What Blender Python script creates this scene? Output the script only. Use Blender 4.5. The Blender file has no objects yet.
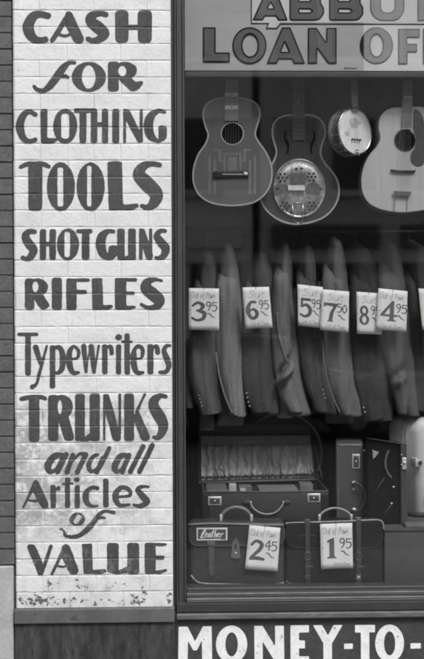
import bpy, bmesh, math, random
import numpy as np
from mathutils import Vector, Matrix, Euler, noise as mnoise

random.seed(7); RNG = np.random.RandomState(11)
scene = bpy.context.scene
C = scene.collection

# ------------------------------------------------------------------ camera
F_PX, CX, CY = 1047.0, 212.0, 329.5
cam_d = bpy.data.cameras.new('camera'); cam = bpy.data.objects.new('camera', cam_d); C.objects.link(cam)
cam.location = (0, -4.5, 1.76)
YAW, PITCH, ROLL = math.radians(-1.5), math.radians(-0.5), math.radians(-0.22)
Rm = (Matrix.Rotation(YAW, 3, 'Z') @ Matrix.Rotation(math.radians(90)+PITCH, 3, 'X') @ Matrix.Rotation(ROLL, 3, 'Z'))
cam.rotation_euler = Rm.to_euler()
cam_d.sensor_fit = 'HORIZONTAL'; cam_d.sensor_width = 36; cam_d.lens = F_PX/424*36
cam_d.clip_start = 0.05; cam_d.clip_end = 400
scene.camera = cam
# ------------------------------------------------------------------ light
SUN_EL, SUN_AZ = math.radians(52), math.radians(157)     # azimuth measured from +y towards +x
w = bpy.data.worlds.new('World'); scene.world = w; w.use_nodes = True
nt = w.node_tree; nt.nodes.clear()
sky = nt.nodes.new('ShaderNodeTexSky'); sky.sky_type = 'NISHITA'; sky.sun_disc = False
sky.sun_elevation = SUN_EL; sky.sun_rotation = SUN_AZ; sky.dust_density = 3.0; sky.air_density = 1.5
hs = nt.nodes.new('ShaderNodeHueSaturation'); hs.inputs['Saturation'].default_value = 0.0
bg = nt.nodes.new('ShaderNodeBackground'); bg.inputs['Strength'].default_value = 0.15
wo = nt.nodes.new('ShaderNodeOutputWorld')
nt.links.new(sky.outputs[0], hs.inputs['Color']); nt.links.new(hs.outputs[0], bg.inputs['Color']); nt.links.new(bg.outputs[0], wo.inputs[0])
sun_d = bpy.data.lights.new('sun', 'SUN'); sun_d.energy = 1.5; sun_d.angle = math.radians(13); sun_d.color = (1, 1, 1)
sun = bpy.data.objects.new('sun', sun_d); C.objects.link(sun)
sdir = Vector((math.sin(SUN_AZ)*math.cos(SUN_EL), math.cos(SUN_AZ)*math.cos(SUN_EL), math.sin(SUN_EL)))
sun.rotation_euler = sdir.to_track_quat('Z', 'Y').to_euler(); sun.location = (0, -6, 8)
scene.view_settings.view_transform = 'Standard'; scene.view_settings.look = 'None'
scene.view_settings.gamma = 1; scene.view_settings.use_curve_mapping = False
scene.view_settings.exposure = 0.45
scene.render.engine = 'CYCLES'
scene.cycles.filter_width = 2.2
scene.cycles.transparent_max_bounces = 16

# ------------------------------------------------------------------ pixel -> world point on plane y = Y
Rn = np.array(Rm); CL = np.array(cam.location)
def at_np(px, py, Y=0.0):
    px = np.asarray(px, float); py = np.asarray(py, float)
    d = np.stack([(px-CX)/F_PX, -(py-CY)/F_PX, -np.ones_like(px)], -1) @ Rn.T
    t = (Y - CL[1])/d[..., 1]
    return CL + d*t[..., None]
def at(px, py, Y=0.0): return Vector(at_np(px, py, Y))
def X_(px, Y=0.0, py=330): return at(px, py, Y).x
def Z_(py, Y=0.0, px=200): return at(px, py, Y).z
def K(Y): return (4.5+Y)/F_PX            # metres per photo pixel at depth Y

# ------------------------------------------------------------------ object helpers
ORG = {}
def thing(name, label, cat, loc, group=None):
    o = bpy.data.objects.new(name, None); C.objects.link(o)
    o.empty_display_size = 0.05
    o.location = loc; o['label'] = label; o['category'] = cat
    if group: o['group'] = group
    ORG[o.name] = Vector(loc)
    return o
def tag(o, label, cat, group=None):
    o['label'] = label; o['category'] = cat
    if group: o['group'] = group
    return o
def OBJ(name, verts, faces, m, parent=None, smooth=False, label=None):
    me = bpy.data.meshes.new(name)
    if parent is not None: org = ORG[parent.name]
    else:
        vv = np.array(verts, float); org = Vector(((vv[:,0].min()+vv[:,0].max())/2, (vv[:,1].min()+vv[:,1].max())/2, vv[:,2].min()))
    va = np.array(verts, float) - np.array(org)
    me.from_pydata(va.tolist() if len(va) < 5000 else va, [], faces)
    me.materials.append(m)
    if smooth: me.polygons.foreach_set('use_smooth', [True]*len(me.polygons))
    me.update()
    o = bpy.data.objects.new(name, me); C.objects.link(o)
    if parent is not None:
        o.parent = parent; ORG[o.name] = org
    else:
        o.location = org; ORG[o.name] = org
    if label: o['label'] = label
    return o
def auto_smooth(o, deg=35):
    me = o.data
    bm = bmesh.new(); bm.from_mesh(me)
    for f in bm.faces: f.smooth = True
    for e in bm.edges:
        if len(e.link_faces) != 2 or e.calc_face_angle(0) > math.radians(deg): e.smooth = False
    bm.to_mesh(me); bm.free()

class MB:
    def __init__(s): s.v = []; s.f = []
    def add(s, v, f):
        n = len(s.v); s.v += [tuple(p) for p in v]; s.f += [tuple(i+n for i in q) for q in f]; return s
    def box(s, x0, x1, y0, y1, z0, z1, bev=0.0, seg=2, M=None):
        bm = bmesh.new(); bmesh.ops.create_cube(bm, size=1)
        sx, sy, sz = abs(x1-x0), abs(y1-y0), abs(z1-z0)
        c = Vector(((x0+x1)/2, (y0+y1)/2, (z0+z1)/2))
        for v in bm.verts: v.co = Vector((v.co.x*sx, v.co.y*sy, v.co.z*sz))
        if bev > 0:
            bmesh.ops.bevel(bm, geom=bm.edges[:], offset=min(bev, min(sx, sy, sz)*.49), segments=seg, affect='EDGES', profile=.5)
        bm.verts.index_update()
        vs = [v.co + c for v in bm.verts]
        if M is not None: vs = [M @ v for v in vs]
        s.add(vs, [[v.index for v in f.verts] for f in bm.faces]); bm.free(); return s
    def tube(s, pts, r, n=10, cap=True, flat=1.0):
        pts = [Vector(p) for p in pts]; m = len(pts)
        rr = r if isinstance(r, (list, tuple)) else [r]*m
        up = Vector((0, 1, 0)); vs = []; fs = []
        for i, p in enumerate(pts):
            t = (pts[min(i+1, m-1)]-pts[max(i-1, 0)]).normalized()
            a = t.cross(up)
            if a.length < 1e-3: a = t.cross(Vector((1, 0, 0)))
            a.normalize(); b = a.cross(t).normalized()
            for k in range(n):
                th = 2*math.pi*k/n
                vs.append(p + a*math.cos(th)*rr[i] + b*math.sin(th)*rr[i]*flat)
        for i in range(m-1):
            for k in range(n):
                k2 = (k+1) % n
                fs.append((i*n+k, i*n+k2, (i+1)*n+k2, (i+1)*n+k))
        if cap: fs.append(tuple(range(n))[::-1]); fs.append(tuple(range((m-1)*n, m*n)))
        return s.add(vs, fs)
    def prism(s, poly, y0, y1):         # poly of world (x,z), front at y0, back at y1
        n = len(poly)
        vs = [(p[0], y0, p[1]) for p in poly]+[(p[0], y1, p[1]) for p in poly]
        fs = [tuple(range(n)), tuple(range(n, 2*n))[::-1]]+[(i, i+n, (i+1) % n+n, (i+1) % n) for i in range(n)]
        return s.add(vs, fs)
    def wall(s, poly, y0, y1):          # side band only
        n = len(poly)
        vs = [(p[0], y0, p[1]) for p in poly]+[(p[0], y1, p[1]) for p in poly]
        return s.add(vs, [(i, i+n, (i+1) % n+n, (i+1) % n) for i in range(n)])
    def ball(s, c, r, n=8, sc=(1, 1, 1)):
        vs = []; fs = []
        for i in range(n+1):
            a = math.pi*i/n
            for k in range(2*n):
                b = math.pi*k/n
                vs.append((c[0]+r*sc[0]*math.sin(a)*math.cos(b), c[1]+r*sc[1]*math.sin(a)*math.sin(b), c[2]+r*sc[2]*math.cos(a)))
        for i in range(n):
            for k in range(2*n):
                k2 = (k+1) % (2*n); fs.append((i*2*n+k, (i+1)*2*n+k, (i+1)*2*n+k2, i*2*n+k2))
        return s.add(vs, fs)
    def loft(s, rings, cap=True):
        n = len(rings[0]); vs = [p for r in rings for p in r]; fs = []
        for i in range(len(rings)-1):
            for k in range(n):
                k2 = (k+1) % n; fs.append((i*n+k, (i+1)*n+k, (i+1)*n+k2, i*n+k2))
        if cap: fs.append(tuple(range(n))); fs.append(tuple(range((len(rings)-1)*n, len(rings)*n))[::-1])
        return s.add(vs, fs)
    def obj(s, name, m, parent=None, smooth=False, deg=None, label=None):
        o = OBJ(name, s.v, s.f, m, parent, smooth, label)
        if deg: auto_smooth(o, deg)
        return o

def catmull(pts, k=8, closed=False):
    P = [np.array(p, float) for p in pts]; n = len(P); out = []
    rng = range(n if closed else n-1)
    for i in rng:
        if closed: p0, p1, p2, p3 = P[i-1], P[i], P[(i+1) % n], P[(i+2) % n]
        else: p0, p1, p2, p3 = P[max(i-1, 0)], P[i], P[i+1], P[min(i+2, n-1)]
        for j in range(k):
            t = j/k
            out.append(.5*((2*p1)+(-p0+p2)*t+(2*p0-5*p1+4*p2-p3)*t*t+(-p0+3*p1-3*p2+p3)*t**3))
    if not closed: out.append(P[-1])
    return out

# ------------------------------------------------------------------ materials (all neutral greys)
def mat(name, g, rough=.7, var=.12, scale=8., bump=.0, bscale=120., metal=0., stretch=(1, 1, 1), spec=.5, var2=0., scale2=60., coat=0.):
    m = bpy.data.materials.new(name); m.use_nodes = True; t = m.node_tree; N = t.nodes; L = t.links
    b = N['Principled BSDF']; b.inputs['Roughness'].default_value = rough; b.inputs['Metallic'].default_value = metal
    b.inputs['Specular IOR Level'].default_value = spec
    if coat: b.inputs['Coat Weight'].default_value = coat; b.inputs['Coat Roughness'].default_value = .15
    geo = N.new('ShaderNodeNewGeometry'); mp = N.new('ShaderNodeMapping'); mp.inputs['Scale'].default_value = stretch
    L.new(geo.outputs['Position'], mp.inputs['Vector'])
    n1 = N.new('ShaderNodeTexNoise'); n1.inputs['Scale'].default_value = scale; n1.inputs['Detail'].default_value = 6; n1.inputs['Roughness'].default_value = .6
    L.new(mp.outputs[0], n1.inputs['Vector'])
    r = N.new('ShaderNodeMapRange'); r.inputs['From Min'].default_value = .3; r.inputs['From Max'].default_value = .7
    r.inputs['To Min'].default_value = 1-var; r.inputs['To Max'].default_value = 1+var; L.new(n1.outputs['Fac'], r.inputs['Value'])
    cur = r.outputs[0]
    if var2:
        n2 = N.new('ShaderNodeTexNoise'); n2.inputs['Scale'].default_value = scale2; n2.inputs['Detail'].default_value = 3
        L.new(mp.outputs[0], n2.inputs['Vector'])
        r2 = N.new('ShaderNodeMapRange'); r2.inputs['From Min'].default_value = .35; r2.inputs['From Max'].default_value = .65
        r2.inputs['To Min'].default_value = 1-var2; r2.inputs['To Max'].default_value = 1+var2; L.new(n2.outputs['Fac'], r2.inputs['Value'])
        mm = N.new('ShaderNodeMath'); mm.operation = 'MULTIPLY'; L.new(cur, mm.inputs[0]); L.new(r2.outputs[0], mm.inputs[1]); cur = mm.outputs[0]
    mu = N.new('ShaderNodeMath'); mu.operation = 'MULTIPLY'; mu.inputs[1].default_value = g; L.new(cur, mu.inputs[0])
    cc = N.new('ShaderNodeCombineColor')
    for i in range(3): L.new(mu.outputs[0], cc.inputs[i])
    L.new(cc.outputs[0], b.inputs['Base Color'])
    if bump:
        n3 = N.new('ShaderNodeTexNoise'); n3.inputs['Scale'].default_value = bscale; n3.inputs['Detail'].default_value = 5
        L.new(mp.outputs[0], n3.inputs['Vector'])
        bp = N.new('ShaderNodeBump'); bp.inputs['Strength'].default_value = bump; bp.inputs['Distance'].default_value = .003
        L.new(n3.outputs['Fac'], bp.inputs['Height']); L.new(bp.outputs[0], b.inputs['Normal'])
    m['final'] = mu.name
    return m
def attr_mix(m, attr, g2, rough=None):
    """blend towards grey g2 where the float attribute is 1 (chips, grime, stains that belong to the surface)"""
    t = m.node_tree; N = t.nodes; L = t.links; mu = N[m['final']]
    at_ = N.new('ShaderNodeAttribute'); at_.attribute_name = attr
    mx = N.new('ShaderNodeMix'); mx.data_type = 'FLOAT'
    outs = [(l.to_socket) for l in list(mu.outputs[0].links)]
    L.new(at_.outputs['Fac'], mx.inputs[0]); L.new(mu.outputs[0], mx.inputs[2]); mx.inputs[3].default_value = g2
    for s_ in outs: L.new(mx.outputs[0], s_)
    m['final'] = mx.name
def speckle(m, g2, thr=.66, scale=70., stretch=(1, 1, 1), soft=.05, amt=1.0, detail=6):
    """sparse nicks, scuffs or scratches of another grey (real wear in the surface)"""
    t = m.node_tree; N = t.nodes; L = t.links; mu = N[m['final']]
    geo = N.new('ShaderNodeNewGeometry'); mp = N.new('ShaderNodeMapping'); mp.inputs['Scale'].default_value = stretch; mp.inputs['Location'].default_value = (thr*7, 3, g2*11)
    n = N.new('ShaderNodeTexNoise'); n.inputs['Scale'].default_value = scale; n.inputs['Detail'].default_value = detail; n.inputs['Roughness'].default_value = .65
    r = N.new('ShaderNodeMapRange'); r.inputs['From Min'].default_value = thr; r.inputs['From Max'].default_value = thr+soft; r.inputs['To Max'].default_value = amt
    L.new(geo.outputs['Position'], mp.inputs['Vector']); L.new(mp.outputs[0], n.inputs['Vector']); L.new(n.outputs['Fac'], r.inputs['Value'])
    mx = N.new('ShaderNodeMix'); mx.data_type = 'FLOAT'; outs = [l.to_socket for l in list(mu.outputs[0].links)]
    L.new(r.outputs[0], mx.inputs[0]); L.new(mu.outputs[0], mx.inputs[2]); mx.inputs[3].default_value = g2
    for s_ in outs: L.new(mx.outputs[0], s_)
    m['final'] = mx.name
def glass_mat(name, base=.045, tint=.93):
    m = bpy.data.materials.new(name); m.use_nodes = True; t = m.node_tree; N = t.nodes; L = t.links; N.clear()
    o = N.new('ShaderNodeOutputMaterial'); mx = N.new('ShaderNodeMixShader'); tr = N.new('ShaderNodeBsdfTransparent'); gl = N.new('ShaderNodeBsdfGlossy')
    tr.inputs[0].default_value = (tint, tint, tint, 1); gl.inputs['Roughness'].default_value = .03; gl.inputs[0].default_value = (1, 1, 1, 1)
    lw = N.new('ShaderNodeLayerWeight'); lw.inputs[0].default_value = .5
    p = N.new('ShaderNodeMath'); p.operation = 'POWER'; p.inputs[1].default_value = 5; L.new(lw.outputs['Facing'], p.inputs[0])
    q = N.new('ShaderNodeMath'); q.operation = 'MULTIPLY_ADD'; q.inputs[1].default_value = 1-base; q.inputs[2].default_value = base; L.new(p.outputs[0], q.inputs[0])
    L.new(q.outputs[0], mx.inputs[0]); L.new(tr.outputs[0], mx.inputs[1]); L.new(gl.outputs[0], mx.inputs[2]); L.new(mx.outputs[0], o.inputs[0])
    return m

# ------------------------------------------------------------------ signed distance shapes in photo pixels
def seg_sdf(X, Y, P):
    P = np.asarray(P, float); d = np.full(X.shape, 1e9); sgn = np.ones(X.shape)
    n = len(P)
    for i in range(n):
        a = P[i]; b = P[(i+1) % n]; e = b-a
        wx, wy = X-a[0], Y-a[1]
        t = np.clip((wx*e[0]+wy*e[1])/max(e@e, 1e-12), 0, 1)
        d = np.minimum(d, (wx-e[0]*t)**2+(wy-e[1]*t)**2)
        c1 = Y >= a[1]; c2 = Y < b[1]; c3 = (e[0]*wy) > (e[1]*wx)
        sgn = np.where((c1 & c2 & c3) | (~c1 & ~c2 & ~c3), -sgn, sgn)
    return sgn*np.sqrt(d)
def round_poly(P, r):
    P = [np.array(p, float) for p in P]; n = len(P); out = []
    for i in range(n):
        a, b, c = P[i-1], P[i], P[(i+1) % n]
        la, lc = np.linalg.norm(a-b), np.linalg.norm(c-b); q = min(r, la*.48, lc*.48)
        s, e = b+(a-b)/max(la, 1e-9)*q, b+(c-b)/max(lc, 1e-9)*q
        for t in (0, .25, .5, .75, 1): out.append((1-t)**2*s+2*t*(1-t)*b+t*t*e)
    return out
def s_poly(P, r=0): P = round_poly(P, r) if r else P; return ('P', [tuple(p) for p in P])
def s_stroke(P): return ('S', [tuple(p) for p in P])
def s_ell(cx, cy, rx, ry): return ('E', (cx, cy, rx, ry))
def shape_sdf(sh, X, Y):
    k, p = sh[0], sh[1]
    if k == 'P': return seg_sdf(X, Y, p)
    if k == 'E':
        cx, cy, rx, ry = p; q = np.sqrt(((X-cx)/rx)**2+((Y-cy)/ry)**2); return (q-1)*min(rx, ry)
    if k == 'S':
        pts = catmull(p, 10) if len(p) > 2 else [np.array(p[0])*(1-t)+np.array(p[1])*t for t in np.linspace(0, 1, 30)]
        d = np.full(X.shape, 1e9)
        for a, b in zip(pts[:-1], pts[1:]):
            e = b[:2]-a[:2]; t = np.clip(((X-a[0])*e[0]+(Y-a[1])*e[1])/max(e@e, 1e-9), 0, 1)
            d = np.minimum(d, np.sqrt((X-a[0]-e[0]*t)**2+(Y-a[1]-e[1]*t)**2)-(a[2]*(1-t)+b[2]*t))
        return d
def shape_bb(sh):
    k, p = sh[0], sh[1]
    if k == 'E': return p[0]-p[2], p[1]-p[3], p[0]+p[2], p[1]+p[3]
    a = np.array([q[:2] for q in p]); m = max([q[2] for q in p]) if k == 'S' else 0
    return a[:, 0].min()-m, a[:, 1].min()-m, a[:, 0].max()+m, a[:, 1].max()+m
def field(add, sub, gx, gy, pad=3):
    """union of add minus union of sub on the grid gx, gy"""
    X, Y = np.meshgrid(gx, gy); D = np.full(X.shape, 9.0)
    def acc(lst, out, fn):
        for sh in lst:
            x0, y0, x1, y1 = shape_bb(sh)
            i0, i1 = np.searchsorted(gx, [x0-pad, x1+pad]); j0, j1 = np.searchsorted(gy, [y0-pad, y1+pad])
            if i1 <= i0 or j1 <= j0: continue
            sl = (slice(j0, j1), slice(i0, i1)); out[sl] = fn(out[sl], shape_sdf(sh, X[sl], Y[sl]))
    acc(add, D, np.minimum)
    if sub:
        S = np.full(X.shape, 9.0); acc(sub, S, np.minimum); D = np.maximum(D, -S)
    return D
def march(D, gx, gy, place):
    """polygons of the region D<0 as one mesh; place maps photo pixels to world"""
    H, W = D.shape; inside = D < 0
    X, Y = np.meshgrid(gx, gy)
    # avoid slivers
    idx = -np.ones(D.shape, int); ii = np.argwhere(inside); idx[inside] = np.arange(inside.sum())
    vx = list(X[inside]); vy = list(Y[inside]); faces = []
    ecache = {}
    def epoint(j, i, j2, i2):
        key = (j, i, j2, i2) if (j, i) < (j2, i2) else (j2, i2, j, i)
        if key in ecache: return ecache[key]
        a, b = D[key[0], key[1]], D[key[2], key[3]]; t = a/(a-b); t = min(max(t, .02), .98)
        vx.append(X[key[0], key[1]]*(1-t)+X[key[2], key[3]]*t); vy.append(Y[key[0], key[1]]*(1-t)+Y[key[2], key[3]]*t)
        ecache[key] = len(vx)-1; return ecache[key]
    cnt = inside[:-1, :-1].astype(int)+inside[1:, :-1]+inside[:-1, 1:]+inside[1:, 1:]
    full = np.argwhere(cnt == 4)
    a = idx[full[:, 0], full[:, 1]]; b = idx[full[:, 0]+1, full[:, 1]]; c = idx[full[:, 0]+1, full[:, 1]+1]; d = idx[full[:, 0], full[:, 1]+1]
    faces += np.stack([a, b, c, d], 1).tolist()
    for j, i in np.argwhere((cnt > 0) & (cnt < 4)):
        cor = [(j, i), (j+1, i), (j+1, i+1), (j, i+1)]; poly = []
        for k in range(4):
            p, q = cor[k], cor[(k+1) % 4]
            if inside[p]: poly.append(int(idx[p]))
            if inside[p] != inside[q]: poly.append(epoint(p[0], p[1], q[0], q[1]))
        if len(poly) >= 3: faces.append(poly)
    return place(np.array(vx), np.array(vy)), faces
def decal(name, add, sub, m, parent, Y=None, res=.5, place=None, bb=None, off=0.0, level=0.0, ring=None, smooth=False, label=None, rough=0.0):
    allb = [shape_bb(s) for s in add]
    x0, y0 = min(b[0] for b in allb)-1, min(b[1] for b in allb)-1; x1, y1 = max(b[2] for b in allb)+1, max(b[3] for b in allb)+1
    gx = np.arange(math.floor(x0/res)*res, x1+res, res); gy = np.arange(math.floor(y0/res)*res, y1+res, res)
    D = field(add, sub or [], gx, gy)-level
    if rough:
        gX, gY = np.meshgrid(gx, gy); D = D+(fbm(gX+900, gY+900, 5.0, 4)-.5)*rough+(fbm(gX+300, gY*4+300, 3.0, 2)-.5)*rough*.5
    if ring: D = np.abs(D+ring[0])-ring[1]
    if place is None: place = lambda a, b: at_np(a, b, Y)
    v, f = march(D, gx, gy, place)
    if off: v = v + np.array([0, -off, 0])
    return OBJ(name, v, f, m, parent, smooth, label)

# value noise on arrays
_lat = RNG.rand(256, 256)
def vnoise(x, y, s=1.0):
    x = np.asarray(x)/s; y = np.asarray(y)/s
    xi = np.floor(x).astype(int); yi = np.floor(y).astype(int); fx = x-xi; fy = y-yi
    fx = fx*fx*(3-2*fx); fy = fy*fy*(3-2*fy)
    g = lambda a, b: _lat[a % 256, b % 256]
    return (g(xi, yi)*(1-fx)+g(xi+1, yi)*fx)*(1-fy)+(g(xi, yi+1)*(1-fx)+g(xi+1, yi+1)*fx)*fy
def fbm(x, y, s, o=4):
    a = 0; t = 0; k = 1.
    for i in range(o): a = a+vnoise(x+31*i, y+17*i, s)*k; t += k; k *= .55; s = s*.5
    return a/t
# ================================================================== materials
M_white = mat('white_wall_paint', .72, .75, .05, 5, .12, 160, var2=.035, scale2=70)
attr_mix(M_white, 'grime', .26); attr_mix(M_white, 'chip', .07)
M_letter = mat('sign_paint', .060, .7, .22, 9, .12, 160, var2=.10, scale2=90)
attr_mix(M_letter, 'worn', .24)
M_darkbrick = mat('dark_brick', .105, .85, .22, 14, .5, 150, var2=.12, scale2=90)
M_mortar = mat('mortar', .06, .9, .2, 40, .3)
M_lime = mat('pale_render', .40, .85, .14, 10, .4, 60, var2=.08)
M_ledge = mat('ledge_paint', .105, .7, .2, 12, .2, 90, var2=.06)
M_dado = mat('dado_stone', .044, .55, .45, 11, .35, 60, stretch=(1, 1, .3), var2=.3, scale2=50)
M_frame = mat('frame_paint', .052, .45, .2, 10, .12, 140, stretch=(1, 1, .4))
M_frame_d = mat('frame_paint_dark', .036, .5, .2, 10, .12, 140)
M_sillpale = mat('pale_sill_edge', .12, .5, .3, 18, .1, 120, stretch=(.25, 1, 1), var2=.2)  # paler tone for sill steps and moulding; its dark nicks are wear
M_board = mat('sign_board', .052, .55, .25, 7, .2, 90, var2=.15, scale2=50)
M_bwhite = mat('board_lettering', .80, .7, .10, 22, .1, 120, var2=.06, scale2=90)
attr_mix(M_bwhite, 'chip', .09)
M_cloth = mat('backdrop_cloth', .055, .95, .3, 4, .3, 50, stretch=(3, 1, .6))
M_bayfloor = mat('bay_floor', .05, .6, .2, 10, .1)
M_glass = glass_mat('window_glass', .052)
speckle(M_frame, .15, .665, 55, (1, 1, .5)); speckle(M_frame_d, .11, .67, 60, (.6, 1, .6)); speckle(M_frame, .02, .66, 30, (1, 1, .4), .06)
speckle(M_sillpale, .03, .60, 45, (.4, 1, 1), .08); speckle(M_board, .16, .665, 60); speckle(M_board, .10, .66, 25, (2.5, 1, .5), .05, .7)
speckle(M_dado, .12, .60, 60, (2.2, 1, .35), .10, .6); speckle(M_dado, .018, .57, 26, (1.6, 1, .5), .10, .8); speckle(M_ledge, .045, .60, 30, (.6, 1, 1.2), .1, .7); speckle(M_ledge, .22, .67, 80)
speckle(M_darkbrick, .22, .66, 90, soft=.06, amt=.7); speckle(M_darkbrick, .04, .60, 35, soft=.08, amt=.6); speckle(M_lime, .2, .60, 25, (1, 1, .6), .12, .6)

# ================================================================== ground, street and the far side (they feed the reflections)
M_pave = mat('pavement', .42, .9, .12, 2, .3, 60); M_road = mat('asphalt', .055, .9, .15, 1.5, .3, 40)
def plane(name, x0, x1, y0, y1, z, m, label=None):
    o = OBJ(name, [(x0, y0, z), (x1, y0, z), (x1, y1, z), (x0, y1, z)], [(0, 1, 2, 3)], m); o['kind'] = 'structure'; return o
plane('ground', -150, 150, -150, 150, -.16, M_road)
b = MB().box(-40, 40, -3.4, 1.2, -.3, 0, .01); o = b.obj('pavement', mat('worn_pavement', .13, .9, .15, 2, .3, 60)); o['kind'] = 'structure'
b = MB().box(-40, 40, -22, -17, -.3, 0, .01); o = b.obj('far_pavement', M_pave); o['kind'] = 'structure'

def opposite_building(x0, x1, h, g, label, bays, fascia):
    t = thing('street_building', label, 'building', ((x0+x1)/2, -20, 0))
    mw = mat('street_wall', g, .9, .15, 2, .3, 20)
    mwin = mat('street_window', .03, .15, .1, 3); mtrim = mat('street_trim', min(g*1.8, .6), .8); mf = mat('street_fascia', fascia, .7, .1, 3)
    MB().box(x0, x1, -28, -20, -.16, h).obj('wall', mw, t)
    MB().box(x0-.05, x1+.05, -20.25, -19.7, h-.1, h+.35, .03).obj('cornice', mtrim, t)
    wd = (x1-x0)/bays
    for i in range(bays):
        a = x0+i*wd
        MB().box(a+.25, a+wd-.25, -19.99, -19.86, 3.45, 4.0, .02).obj('fascia_board', mf, t)
        s = MB().box(a+.3, a+wd-.3, -19.99, -19.93, .55, 3.1).obj('shop_window', mwin, t)
        MB().box(a+.22, a+wd-.22, -19.99, -19.82, 3.1, 3.25).box(a+.22, a+wd-.22, -19.99, -19.8, .4, .55).box(a+wd/2-.04, a+wd/2+.04, -19.99, -19.86, .55, 3.1).obj('frame', mtrim, s)
        z = 4.8
        while z+1.9 < h:
            for q in (.28, .72):
                u = MB().box(a+wd*q-.5, a+wd*q+.5, -19.99, -19.95, z, z+1.7).obj('window', mwin, t)
                MB().box(a+wd*q-.6, a+wd*q+.6, -19.99, -19.82, z-.14, z-.002).obj('sill', mtrim, u)
            z += 3.1
    return t
opposite_building(-26, -9.2, 11.5, .22, 'dark brick commercial building at the left across the street', 5, .25)
opposite_building(-9, 1.6, 12.5, .78, 'building with pale fascia boards straight across the street', 6, .8)
opposite_building(1.8, 14, 13.5, .58, 'tall dark building across the street to the right', 4, .10)
opposite_building(14.2, 30, 11.8, .14, 'far right block across the street', 5, .20)

def parked_car(cx, cy):
    t = thing('parked_car', 'dark rounded sedan parked at the far kerb across the street', 'car', (cx, cy, -.16))
    z0 = -.16
    mp = mat('car_paint', .035, .25, .05, 3, coat=.6); mg = mat('car_glass', .10, .08, .02, 3); mt = mat('tyre', .03, .8); mc = mat('chrome', .6, .2, .02, 3, metal=1)
    prof = catmull([(-2.25, .45), (-2.2, .85), (-1.9, 1.15), (-1.5, 1.5), (-1.0, 1.68), (-.2, 1.72), (.45, 1.62), (.75, 1.25), (1.3, 1.12), (2.05, 1.0), (2.2, .75), (2.2, .45)], 4)
    prof = [(p[0], p[1]) for p in prof]
    rings = []
    for y, sc in ((-.72, .86), (-.66, .96), (-.5, 1), (.5, 1), (.66, .96), (.72, .86)):
        rings.append([(cx+p[0]*(.97 if abs(y) > .6 else 1), cy+y, z0+.3+(p[1]-.3)*sc) for p in prof])
    MB().loft(rings).obj('body', mp, t, smooth=True)
    for sx, e in ((-1.4, 1), (1.4, 1)):
        for sy in (-.78, .78):
            arc = [(cx+sx+.62*math.cos(a), cy+sy, z0+.42+.48*math.sin(a)) for a in np.linspace(-.1, math.pi+.1, 12)]
            MB().tube(arc, .13, 10).obj('fender', mp, t, smooth=True)
            wheel = MB(); wheel.loft([[(cx+sx+r*math.cos(a), cy+sy+d, z0+.35+r*math.sin(a)) for a in np.linspace(0, 2*math.pi, 24, endpoint=False)] for r, d in ((.2, -.08), (.35, -.07), (.35, .07), (.2, .08))])
            wo_ = wheel.obj('wheel', mt, t)
            MB().loft([[(cx+sx+r*math.cos(a), cy+sy+d, z0+.35+r*math.sin(a)) for a in np.linspace(0, 2*math.pi, 20, endpoint=False)] for r, d in ((.15, -.1), (.15, .1))]).obj('rim', mc, wo_)
    for x0, x1 in ((-1.25, -.75), (-.68, -.05), (.02, .5)):
        MB().box(cx+x0, cx+x1, cy-.69, cy+.69, z0+1.18, z0+1.5, .05).obj('side_window', mg, t)
    for sx in (-2.32, 2.3): MB().box(cx+sx-.04, cx+sx+.04, cy-.75, cy+.75, z0+.42, z0+.52, .02).obj('bumper', mc, t)
    for sy in (-.45, .45): MB().ball((cx+2.12, cy+sy, z0+.85), .12).obj('headlight', mc, t, smooth=True)
parked_car(1.3, -12.5)

# ================================================================== painted brick pier
XL, XR = X_(14.3), X_(172.0)
jointz = [Z_(y, 0, 92) for y in (9.9+16.62*i for i in range(-3, 37))]       # course joints, top to bottom
jointz = [Z_(10.3-16.63*3, 0, 92) + (Z_(591.8, 0, 92)-Z_(10.3-16.63*3, 0, 92))*i/38 for i in range(0, 39)]
BL = 53.2*K(0)
XJ = X_(42, 0, 450)
CH = abs(jointz[1]-jointz[0])
def brick_info(x, z):
    """course index, distance to nearest bed joint and head joint (m), random id"""
    c = (jointz[0]-z)/CH; ci = np.floor(c).astype(int); db = np.minimum(c-ci, 1-(c-ci))*CH
    idx = ci-3
    par = np.where(idx > 8, idx % 2, (idx+1) % 2)
    ln = np.where(idx == 8, BL/2, BL)
    off = XJ + np.where(par == 1, BL/2, 0)
    off = off + (vnoise(idx*7.3, idx*3.1)-.5)*.014
    u = (x-off)/ln; ui = np.floor(u).astype(int); dh = np.minimum(u-ui, 1-(u-ui))*ln
    return ci, db, dh, ui
def wall_depth(x, z):
    """metres the surface stands back from the plane y=0 (thickly painted brick, shallow tooled joints)"""
    ci, db, dh, ui = brick_info(x, z)
    wob = .0034*(vnoise(x*1000, z*1000, 30)-.5)
    dbw = db+wob+.0004
    bed = .0028*np.exp(-(np.maximum(dbw-.0005, 0)/.0021)**2)
    hw = .35+.75*vnoise(ci*5.7, ui*9.1)
    head = .0030*np.exp(-(np.maximum(dh+wob-.0003, 0)/.0021)**2)*hw
    rnd = (_lat[ci % 256, (ui*13) % 256]-.5)*.0007
    und = .0022*(fbm(x*1000, z*1000, 55, 4)-.5)
    rough = .0009*(fbm(x*1000, z*1000, 9, 3)-.5)
    return np.maximum(bed, head)+rnd+und+rough
def place_wall(off):
    def f(px, py):
        v = at_np(px, py, 0.0); v[:, 1] = wall_depth(v[:, 0], v[:, 2])-off; return v
    return f
pier = thing('painted_wall', 'white painted brick wall with dark hand lettered words CASH FOR CLOTHING', 'wall', (X_(92), .1, 0))
GX = np.arange(10.0, 176.1, .5); GY = np.arange(-42.0, 612.1, .5)
x0w, x1w = XL, XR; ztop, zbot = Z_(-40, 0, 92), Z_(607.2, 0, 92)
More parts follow.
